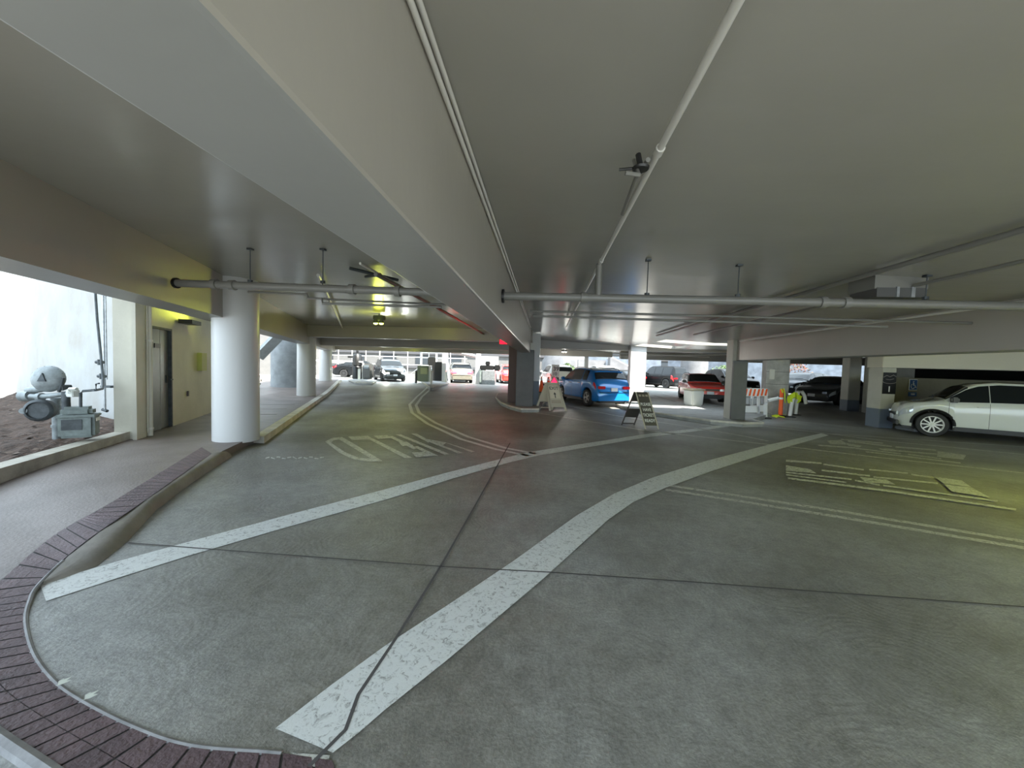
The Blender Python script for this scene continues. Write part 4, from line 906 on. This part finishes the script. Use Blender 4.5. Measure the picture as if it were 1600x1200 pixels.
def frame_of(base, top_, wv, fpos, out=.016):
    upv = (top_-base).normalized(); n = wv.cross(upv).normalized()
    if n.y > 0: n = -n
    o = base.lerp(top_, fpos)+n*out
    return Matrix((( wv.x, upv.x, n.x, o.x), (wv.y, upv.y, n.y, o.y), (wv.z, upv.z, n.z, o.z), (0, 0, 0, 1)))
# ticket sign
pA = G(1019, 671); pB = G(981, 664); base = Vector((0, 0, 0)); off = Vector((pB.x-pA.x, pB.y-pA.y, 0)); ht = 1.02
t = thing('a_frame_sign', 'brown folding sign reading PLEASE HAVE TICKET READY in white', 'sign', (pA.x, pA.y, 0))
topv = off*.5+Vector((0, 0, ht)); topA = topv-off*.03; topB = topv+off*.03
wv = Vector((.985, .17, 0)).normalized()
mb = MB(); slabq(mb, panel_pts(base, topA, wv, .38, .36, .1, .98, 0), off.normalized()*.02); mb.build('front_panel', M_signbrown, t)
mb = MB()
for sx in (-.19, .19):
    mb.tube([base+wv*sx, topA+wv*sx*.95], .018, 6)
mb.build('front_frame', M_signbeige, t)
mb = MB()
for sx in (-.19, .19): mb.tube([off+wv*sx, topB+wv*sx*.95], .02, 6)
for f in (.05, .42): a = off.lerp(topB, f); mb.tube([a-wv*.19, a+wv*.19], .02, 6)
mb.build('rear_frame', M_signbrown, t)
mb = MB(); slabq(mb, panel_pts(off, topB, wv, .38, .36, .24, .5, 0), off.normalized()*.015); slabq(mb, panel_pts(off, topB, wv, .38, .36, .72, 1, 0), off.normalized()*.015); mb.build('rear_panel', M_signbrown, t)
for k, wd_ in enumerate(['PLEASE', 'HAVE', 'TICKET', 'READY']):
    text_mesh('lettering', wd_, .125, M_letw, t, frame_of(base, topA, wv, .66-.145*k), sx=.78)
mb = MB(); F_ = frame_of(base, topA, wv, .9, .018)
for x in (-.1, 0, .1): mb.box(x-.035, x+.035, -.03, .03, -.002, .002, F_, .0)
mb.build('emblem', mat('faded_beige', (.35, .3, .22), .5), t)
# exit signs: one in front, one behind
def exit_sign(px, py, px2, py2, label, detail=True):
    pA = G(px, py); pB = G(px2, py2); off = Vector((pB.x-pA.x, pB.y-pA.y, 0)); ht = 1.08
    t = thing('a_frame_sign', label, 'sign', (pA.x, pA.y, 0)); base = Vector((0, 0, 0)); topv = off*.5+Vector((0, 0, ht)); topA = topv-off*.04; topB = topv+off*.04; wv = Vector((.99, .1, 0)).normalized()
    mb = MB(); slabq(mb, panel_pts(base, topA, wv, .56, .44, .13, 1, 0), Vector((0, .03, 0)))
    for sx in (-1, 1): slabq(mb, [base+wv*sx*.31-wv*.04, base+wv*sx*.31+wv*.04, topA+wv*sx*.2+wv*.04, topA+wv*sx*.2-wv*.04], Vector((0, .045, 0)))
    mb.build('front_panel', M_signbeige, t)
    mb = MB(); slabq(mb, panel_pts(off, topB, wv, .56, .44, .3, 1, 0), Vector((0, -.03, 0)))
    for sx in (-1, 1): slabq(mb, [off+wv*sx*.31-wv*.04, off+wv*sx*.31+wv*.04, topB+wv*sx*.2+wv*.04, topB+wv*sx*.2-wv*.04], Vector((0, -.045, 0)))
    a_ = off.lerp(topB, .08); mb.tube([a_-wv*.3, a_+wv*.3], .025, 6)
    mb.build('rear_panel', M_signbeige, t)
    mb = MB(); F_ = frame_of(base, topA, wv, .66, .006); mb.box(-.20, .20, -.25, .25, -.004, .004, F_); mb.build('sign_face', mat('pale_sign_face', (.66, .60, .45), .5), t)
    text_mesh('lettering', 'EXIT', .17, M_letb, t, frame_of(base, topA, wv, .79, .014))
    mb = MB(); F_ = frame_of(base, topA, wv, .55, .014); mb.box(-.016, .016, -.11, .05, -.002, .002, F_)
    tri = [F_ @ Vector(p) for p in ((-.055, .03, .002), (.055, .03, .002), (0, .12, .002))]; mb.b.faces.new([mb.b.verts.new(p) for p in tri]); mb.build('arrow', M_letb, t)
    mb = MB(); F_ = frame_of(base, topA, wv, .3, .012)
    for r_ in (0, 1):
        for k in range(7): mb.box(-.18+k*.052, -.18+k*.052+.036, .035-r_*.06, .065-r_*.06, -.002, .002, F_)
    mb.build('small_print', mat('faded_print', (.3, .2, .12), .5), t)
    return t
exit_sign(872, 642, 850, 640, 'beige folding sign reading EXIT with an up arrow')
# delivery numbers sign and red arrow board behind
t = thing('stacked_sign', 'black and white stacked sign board with digits on the island', 'sign', (.18, 17.6, .0))
MB().tube([(0, 0, .15), (0, 0, 1.2)], .03, 8).build('post', M_black, t)
zc = AY(868, 580, 17.6).z; xo = AY(868, 580, 17.6).x-.18; 
mb = MB(); mb.box(xo-.17, xo+.17, -.02, 0, zc-.25, zc+.3, bev=.005); mb.build('board', M_letw, t)
text_mesh('digits', '39', .26, M_letb, t, Matrix.Translation((xo+.02, -.024, zc+.1)) @ RX); text_mesh('digits', '10', .2, M_letb, t, Matrix.Translation((xo-.03, -.024, zc-.13)) @ RX)
MB().box(xo-.17, xo+.17, -.03, .02, zc-.62, zc-.27, bev=.01).build('base_board', M_black, t)
p = AY(866, 594, 16.6); t = thing('arrow_board', 'red arrow on a white triangle above the EXIT sign', 'sign', (p.x, p.y, 0))
mb = MB(); pts = [(-.24, 0, p.z-.2), (0, 0, p.z+.2), (.24, 0, p.z-.2)]; mb.tube([pts[0], pts[1], pts[2]], .03, 6); mb.build('white_frame', M_letw, t)
mb = MB(); v1 = [mb.b.verts.new(q) for q in [(-.13, .0, p.z-.1), (.13, .0, p.z-.1), (0, .0, p.z+.12)]]; v2 = [mb.b.verts.new((q.co.x, .02, q.co.z)) for q in v1]; mb.b.faces.new(v1[::-1]); mb.b.faces.new(v2); [mb.b.faces.new((v1[i], v1[(i+1) % 3], v2[(i+1) % 3], v2[i])) for i in range(3)]
mb.box(-.05, .05, 0, .02, p.z-.22, p.z-.1); mb.build('red_arrow', mat('red_arrow_light', (.9, .02, .08), .4, emit=(1, .01, .06), estr=1.3), t); MB().tube([(0, .03, .15), (0, .03, p.z-.2)], .025, 6).build('post', M_black, t)
# cones
def cone(x, y, z, label):
    t = thing('traffic_cone', label, 'cone', (x, y, z)); MB().box(-.17, .17, -.17, .17, 0, .03, bev=.008).build('cone_base', M_black, t)
    MB().lathe([(.125, .03), (.025, .68), (.02, .70)], 20).build('cone_body', M_orange, t, True); MB().lathe([(.088, .25), (.065, .38)], 20).build('reflective_band', M_refl, t, True); MB().lathe([(.059, .45), (.036, .62)], 20).build('reflective_band', M_refl, t, True); return t
for px, lb in ((846, 'orange cone with white bands left, between the pale column and EXIT sign'), (857, 'orange cone with white bands right, directly behind the EXIT sign')):
    g_ = AY(px, 600, 17.0); cone(g_.x, g_.y, .55, lb)
a_ = AY(848, 604, 17); mb = MB(); mb.box(a_.x-.35, a_.x+.65, 16.75, 17.3, .15, .55, bev=.02); tag(mb.build('concrete_block', M_curb), 'low block that carries the two orange cones', 'block')
# white bin
g_ = G(1083, 634, .15); t = thing('waste_bin', 'white square bin with rounded corners in front of the red car', 'bin', (g_.x, g_.y, .15), .35)
s_ = 1.0
mb = MB(); mb.box(-.32, .32, -.3, .3, 0, .74, bev=.07)
for v in mb.b.verts:
    k = 1+.12*(v.co.z/.74-.5); v.co.x *= k; v.co.y *= k
mb.build('bin_body', mat('cream_plastic', (.6, .62, .58), .5), t, True); MB().box(-.35, .35, -.33, .33, .70, .76, bev=.02).build('bin_rim', M_signbeige, t)
# folded barricades
def barricade(px, py, lean, label, z=.0, turn=.2, Y=None):
    g_ = G(px, py); t = thing('barricade', label, 'barricade', (g_.x, g_.y, z), turn); w2, h = .33, 1.05
    L_ = lambda x, zz, y=0: Vector((x+lean*zz, y+zz*.25, zz))
    mb = MB()
    for sx in (-1, 1): slabq(mb, [L_(sx*w2-.05, 0), L_(sx*w2+.05, 0), L_(sx*w2*.9+.05, h), L_(sx*w2*.9-.05, h)], Vector((0, .05, 0)))
    slabq(mb, [L_(-w2, .18), L_(w2, .18), L_(w2, .42), L_(-w2, .42)], Vector((0, .04, 0))); slabq(mb, [L_(-w2, .04), L_(w2, .04), L_(w2, .09), L_(-w2, .09)], Vector((0, .04, 0)))
    mb.build('barricade_frame', M_refl, t)
    mb = MB(); slabq(mb, [L_(-w2-.03, .78, -.012), L_(w2+.03, .78, -.01), L_(w2, 1.08, -.01), L_(-w2, 1.08, -.01)], Vector((0, .07, 0))); mb.build('top_rail', M_refl, t)
    mb = MB()
    for k in range(4): x = -w2+.02+k*.17; slabq(mb, [L_(x, .80, -.016), L_(x+.08, .80, -.016), L_(x+.14, 1.06, -.016), L_(x+.06, 1.06, -.016)], Vector((0, .004, 0)))
    mb.build('orange_stripes', M_orange, t)
    mb = MB()
    for k in range(3): x = -.2+k*.14; slabq(mb, [L_(x, .48, -.0), L_(x+.1, .48, 0), L_(x+.1, .7, 0), L_(x, .7, 0)], Vector((0, .02, 0)))
    mb.build('lettered_plate', mat('smudged_plate', (.45, .46, .48), .5), t); return t
barricade(1173, 652, .18, 'front folded white barricade with orange striped top')
barricade(1186, 650.5, .20, 'rear folded white barricade leaning behind the front one', turn=.25)
# white fallen gate arms wrapped in yellow tape, orange delineator
def arm(pts, label, r=.065, base=True):
    P_ = [Vector(q) for q in pts]; o = P_[0].copy(); o.z = 0
    t = thing('flexible_post', label, 'post', o); mb = MB(); mb.tube([q-o for q in P_], r, 12); mb.build('post_tube', M_refl, t, True)
    MB().lathe([(.2, 0), (.2, .03), (.1, .06)], 18).build('rubber_base', M_black, t, True); return t
g0 = G(1196, 654); g0.z = .03
arm([g0, AY(1196, 632, g0.y), AY(1200, 626, g0.y), AY(1216, 622, g0.y)], 'bent white post drooping left of the orange post')
g1 = G(1234, 652); Y1 = g1.y; g1.z = .03
A1_ = arm([g1, AY(1237, 632, Y1), AY(1239, 621, Y1), AY(1246, 613, Y1)], 'white post right of the orange post, wrapped at top in yellow tape')
g2 = G(1243, 649); g2.z = .03
arm([g2, AY(1245, 630, g2.y), AY(1247, 612, g2.y), AY(1253, 612, g2.y), AY(1257, 618, g2.y), AY(1259, 631, g2.y)], 'hooked white post farthest right by the charcoal sedan')
g3 = G(1250, 648); g3.z = .03; A = AY(1246, 640, Y1+.1)
mb = MB()
for k in range(16):
    a_ = AY(1232+k*1.3, 620-6*math.sin(k/15*PI)+random.uniform(-1, 1), Y1-.1); b_ = a_+Vector((random.uniform(-.08, .08), random.uniform(-.1, .1), random.uniform(-.28, -.1))); d = Vector((.05, 0, random.uniform(-.02, .03)))
    mb.quad([a_-d, a_+d, b_+d, b_-d])
tag(mb.build('caution_tape', M_yellow), 'crumpled yellow caution tape draped over the bent white posts', 'tape')
mb = MB()
for k in range(7): a_ = G(1210+k*2.2, 649+random.uniform(-1, 2), .03+.03*random.random()); d = Vector((random.uniform(.05, .12), random.uniform(-.05, .05), random.uniform(-.02, .05))); e = Vector((0, .04, .02)); mb.quad([a_-d-e, a_+d-e, a_+d+e, a_-d+e])
tag(mb.build('caution_tape', M_yellow), 'yellow tape lying on the floor at the foot of the orange post', 'tape')
g_ = G(1219, 651); t = thing('delineator_post', 'tall orange delineator post beside the block pier', 'post', (g_.x, g_.y, 0))
MB().lathe([(.22, 0), (.22, .04), (.12, .07)], 16).build('rubber_base', M_black, t, True); MB().lathe([(.075, .05), (.065, 1.05), (.03, 1.1)], 18).build('post_body', M_orange, t, True)
MB().lathe([(.074, .68), (.072, .76)], 18).build('reflective_band', M_refl, t); mb = MB(); mb.tube([(.03, -.07, 1.12), (.07, -.09, .9), (.08, -.09, .7), (.11, -.08, .55)], .02, 5); mb.tube([(-.05, -.05, 1.1), (.0, -.08, .95)], .025, 5); mb.build('tape_tail', M_yellow, t)
wc_ = G(1425, 674); tag(MB().box(wc_.x-.02, wc_.x+.12, wc_.y-.1, wc_.y+.6, 0, .1, bev=.03).build('wheel_stop', mat('grey_rubber', (.3, .31, .32), .6)), 'pale wheel stop on the floor in front of the white car', 'wheel stop')
# ------------------------------------------------------------------ exit plaza
def pay(px, py, Y, label, parts):
    a_ = AY(px, py, Y); t = thing('pay_station', label, 'machine', (a_.x, Y, 0)); return t
# dark traffic light-like station on the left
YY = 28.6; a_ = AY(558, 592, YY); t = thing('signal_column', 'tall black signal column left of the exit lanes', 'signal', (a_.x, YY, .36))
MB().lathe([(.36, 0), (.36, .9), (.3, 1.0)], 20).build('lower_drum', M_black, t, True); MB().lathe([(.3, 1.0), (.36, 1.05), (.36, 1.75), (.2, 1.95)], 20).build('upper_drum', M_black, t, True); MB().tube([(0, 0, 1.9), (0, 0, 2.7)], .1, 8).build('stem', M_black, t); MB().box(-.75, -.3, -.05, .05, 1.6, 1.75).build('side_bracket', M_black, t)
a_ = AY(575, 592, YY); t = thing('ticket_machine', 'grey rounded ticket machine beside the black signal column', 'machine', (a_.x, YY, .36)); MB().box(-.36, .36, -.3, .3, 0, 1.2, bev=.12).build('cabinet', M_dkgrey, t, True); MB().box(-.44, -.37, -.1, .1, 0, 1.25).build('side_post', M_letw, t); MB().box(-.2, .2, -.32, -.29, .8, 1.1).build('display', M_win, t)
pg = thing('gate_arm', 'white horizontal gate arm left of the ticket machine', 'barrier', (a_.x, YY, .36)); MB().box(-4.6, -.3, -.25, -.19, 1.28, 1.38).build('arm', M_refl, pg)
a_ = AY(662, 592, 27.5); t = thing('ticket_machine', 'green-grey ticket machine on the pointed island', 'machine', (a_.x, 27.5, .38)); MB().box(-.4, .45, -.3, .3, 0, 1.15, bev=.04).build('cabinet', mat('green_grey_cabinet', (.17, .2, .15), .5), t); MB().box(-.15, .35, -.33, -.3, .55, 1.0).build('front_plate', mat('olive_plate', (.35, .37, .22), .5), t)
a_ = AY(686, 592, 29.2); t = thing('dark_booth', 'black gate cabinet right of the pointed island', 'machine', (a_.x, 29.2, .25)); MB().box(-.5, .4, -.3, .3, .15, 1.6, bev=.05).build('cabinet', M_black, t); MB().box(-.9, -.3, -.1, .1, 1.3, 1.95, bev=.05).build('head_unit', M_black, t)
a_ = AY(765, 594, 29.0); t = thing('ticket_machine', 'cluttered grey payment machine with black top by the dark column', 'machine', (a_.x, 29.0, .25)); MB().box(-.55, .45, -.3, .3, 0, 1.05, bev=.04).build('cabinet', M_galv, t); MB().box(-.75, -.35, -.2, .3, 0, 1.1).build('side_cabinet', M_meter, t)
MB().box(-.75, .3, -.25, .3, 1.1, 1.45, bev=.05).build('head_unit', M_black, t); MB().box(-.35, .0, -.2, .2, 1.45, 1.75, bev=.05).build('camera_unit', M_black, t); MB().box(.3, .8, -.2, .2, 1.05, 1.5, bev=.08).build('card_reader', M_black, t)
for k, (px, Y, wd) in enumerate([(693, 28.0, .3), (746, 29.3, .3)]):
    a_ = AY(px, 597, Y); sq_col('square_column', a_.x-wd/2, a_.x+wd/2, Y, Y+.35, .25, 3.1, M_white, ['white post at the right edge of the pointed island', 'white post left of the payment machine'][k])
a_ = AY(674, 600, 24.5); tag(MB().tube([(a_.x, 24.5, .36), (a_.x, 24.5, 1.25)], .08, 14).build('bollard', M_letw, smooth=True), 'white bollard at the tip of the pointed island', 'bollard')
for k, px in enumerate((561, 650, 697)):
    a_ = AY(px, 596, 27.3); tag(MB().tube([(a_.x, 27.3, .25), (a_.x, 27.3, 1.15)], .09, 12).build('bollard', M_letw if k != 1 else M_dkgrey, smooth=True), ['white bollard between the black signal column and machine', 'dark slim bollard right of the grey crossover', 'white bollard left of the champagne crossover'][k], 'bollard')
t = thing('white_portal', 'white sloping portal frame over the middle exit lane', 'frame', (0, 0, 0))
A = AY(696, 547, 28.4); B = AY(743, 557, 29.6); mb = MB(); mb.tube([A, B], .14, 4); mb.build('sloping_beam', M_white, t)
mb = MB(); A = AY(698, 549, 29); B = AY(702, 598, 29); mb.tube([A, B], .08, 6); mb.build('thin_post', M_letw, t)
# booth building behind (window frame)
t = thing('ticket_booth', 'grey ticket booth with a bright window behind the payment machine', 'booth', (AY(760, 590, 37).x, 37, 0)); mb = MB()
for b_ in [(-1.1, -.9, 0, 2.6), (.9, 1.1, 0, 2.6), (-.9, .9, 2.3, 2.6), (-.9, .9, 0, 1.1)]: mb.box(b_[0], b_[1], 0, .3, b_[2], b_[3])
mb.build('booth_frame', M_conc, t); MB().box(-.9, .9, .14, .16, 1.1, 2.3).build('booth_window', mat('pale_glass', (.7, .75, .75), .1), t)
t = thing('ticket_booth', 'white framed glass booth behind the pointed island', 'booth', (AY(676, 590, 40).x, 40, 0)); mb = MB()
for x in (-1.4, -.5, .4, 1.3): mb.box(x, x+.08, 0, .1, 0, 2.9)
for z in (0, 1.2, 2.3, 2.85): mb.box(-1.4, 1.38, 0, .1, z, z+.08)
mb.build('booth_frame', M_galv, t); MB().box(-1.35, 1.3, .1, .12, 0, 1.2).build('lower_panel', M_meter, t)
# fence frames, facade
t = thing('site_fence', 'white metal fence panels in front of the bright facade', 'fence', (-22, 44, 0)); mb = MB()
for k in range(12): mb.box(-6+k*1.7, -5.93+k*1.7, 0, .06, 0, 3.6)
for z in (.1, 1.5, 2.4, 3.4): mb.box(-6, 13, 0, .06, z, z+.07)
mb.build('fence_frame', M_letw, t); mb = MB()
for k in range(11):
    if k % 2: mb.tube([(-5.9+k*1.7, .03, .2), (-4.4+k*1.7, .03, 1.4)], .03, 5)
mb.build('fence_brace', M_galv, t)
mb = MB(); mb.box(-60, 70, 52, 53, 0, 14); fw = struct(mb.build('wall_facade', M_facade), 'bright sunlit facade beyond the garage')
mb = MB()
for z in (1.1, 3.0, 4.0, 7): mb.box(-60, 70, 51.7, 52, z, z+.3)
mb.build('facade_band', mat('facade_band', (.06, .06, .065), .7), fw)
mb = MB()
for k in range(24): mb.box(-50+k*4.6, -48.2+k*4.6, 51.85, 52, 1.6, 2.8)
mb.build('facade_window', mat('pale_facade_window', (.03, .035, .04), .3), fw)
# left outdoors
mb = MB(); mb.prism([(-40, 18), (-22, 38), (-23, 39), (-41, 19)], 0, 8); struct(mb.build('wall_outdoor', M_facade))
t = thing('green_building', 'green roofed small building behind the massive grey cylinder', 'building', (-21, 21, 0)); MB().box(-3, 3, 0, 1, 0, 2.6).build('wall', M_facade, t); MB().box(-3.3, 3.3, -.4, 1, 2.6, 3.1).build('roof_edge', mat('green_roof', (.1, .42, .22), .5), t)
a_ = G(410, 590, .1)
def bush(x, y, z, r, h, label, n=700, ls=.05, m=None):
    mb = MB()
    for k in range(n):
        th = random.uniform(0, 6.28); ph = random.uniform(0, PI); rr = r*random.uniform(.6, 1)
        p = Vector((x+rr*math.cos(th)*math.sin(ph), y+rr*math.sin(th)*math.sin(ph), z+h/2+h/2*math.cos(ph)*random.uniform(.7, 1)))
        d = Vector((random.uniform(-1, 1), random.uniform(-1, 1), random.uniform(-1, 1))).normalized()*ls; e = d.cross(Vector((random.uniform(-1, 1), random.uniform(-1, 1), 1))).normalized()*ls*.5
        mb.quad([p-d, p-e, p+d, p+e])
    t = tag(mb.build('bush', m or M_leaf), label, 'bush'); MB().tube([(x, y, z), (x, y, z+h*.6)], [.05, .02], 6).build('stem', M_wood, t); return t
bush(-12.7, 15.2, .1, .5, 1.0, 'low leafy bush between the cream wall and the grey cylinder')
bush(-13.8, 16.8, .1, .6, 1.2, 'taller leafy bush right beside the grey cylinder')
mb = MB(); mb.prism([(-11.75, 14.2), (-12.3, 15.6), (-12.5, 15.5), (-11.95, 14.1)], .1, .45); struct(mb.build('planter_curb', M_dkgrey), 'dark curb of the bush planter')
mb = MB(); A = AY(405, 556, 17); B = AY(440, 520, 17); mb.tube([A, B], .28, 4); struct(mb.build('diagonal_brace', M_conc2), 'dark diagonal brace left of the grey cylinder')  # a diagonal brace, built as one sloping bar
# right background
bush(1.9, 33, .2, .9, 1.9, 'bright green plant beyond the blue crossover', 900, .09)
bush(15.2, 34, .3, 1.6, 2.0, 'dark bush beyond the big grey round column', 900, .09)
bush(20, 33, .3, 1.4, 2.6, 'reddish leafed bush beyond the parked charcoal sedan', 900, .1, mat('red_leaf', (.22, .05, .05), .7, col2=(.1, .1, .04), vscale=4))
t = thing('stair_ramp', 'white edged concrete stair rising behind the blue crossover', 'stairs', (0, 0, 0)); mb = MB(); A = AY(950, 558, 40.2); B = AY(1010, 590, 40.2); a1 = A; b1_ = B
mb.quad([a1, b1_, (b1_.x, 40.2, 0), (a1.x, 40.2, 0)]); mb2 = mb.build('stair_side', M_outgrey, t); sol = mb2.modifiers.new('thick', 'SOLIDIFY'); sol.thickness = 1.5; MB().tube([A, B], .22, 4).build('white_parapet', M_white, t)
mb = MB(); a_ = AY(905, 555, 44); mb.lathe([(4.2, 0), (4.2, 4.2), (3.4, 5.8), (2.0, 6.9), (.4, 7.2)], 32, Matrix.Translation((a_.x, 46.5, -1.8))); tag(mb.build('domed_structure', M_outgrey, smooth=True), 'pale grey domed structure beyond the blue crossover', 'dome')
t = tag(MB().box(3.4, 6.2, 40, 40.6, 0, 2.6, bev=.02).build('grey_panel_wall', M_outgrey), 'grey metal panel beyond the white column', 'panel')
mb = MB(); mb.prism([(13, 42), (30, 33), (30.3, 33.3), (13.2, 42.4)], 0, 3.0); tag(mb.build('ribbed_wall', mat('ribbed_blue_grey', (.12, .145, .18), .6, var=.3, vscale=2)), 'blue grey ribbed wall behind the black off-roader', 'wall')
mb = MB(); mb.box(4.2, 12, 41, 41.4, 0, 3.1); tag(mb.build('ribbed_wall', mat('ribbed_blue_grey', (.33, .38, .45), .6, var=.3, vscale=2)), 'blue grey screen wall behind the black low car', 'wall')
# gutter leaves
for k, (px, py) in enumerate([(88, 1070), (130, 1092), (404, 1094)][:2]):
    p = G(px, py, .03); mb = MB()
    for a_, l in ((.3, .06), (.9, .05), (1.5, .03)):
        d = Vector((math.cos(a_), math.sin(a_), .25))*l; e = Vector((-math.sin(a_), math.cos(a_), 0))*.009
        mb.quad([p-e, p+d*.5-e*1.3, p+d, p+d*.5+e*1.3])
    tag(mb.build('fallen_leaf', M_dryleaf), ['pale curled leaf on the paving edge, the upper left one', 'pale curled leaf on the paving edge, the lower right one'][k], 'leaf')
# shading building on the left, outside the frame
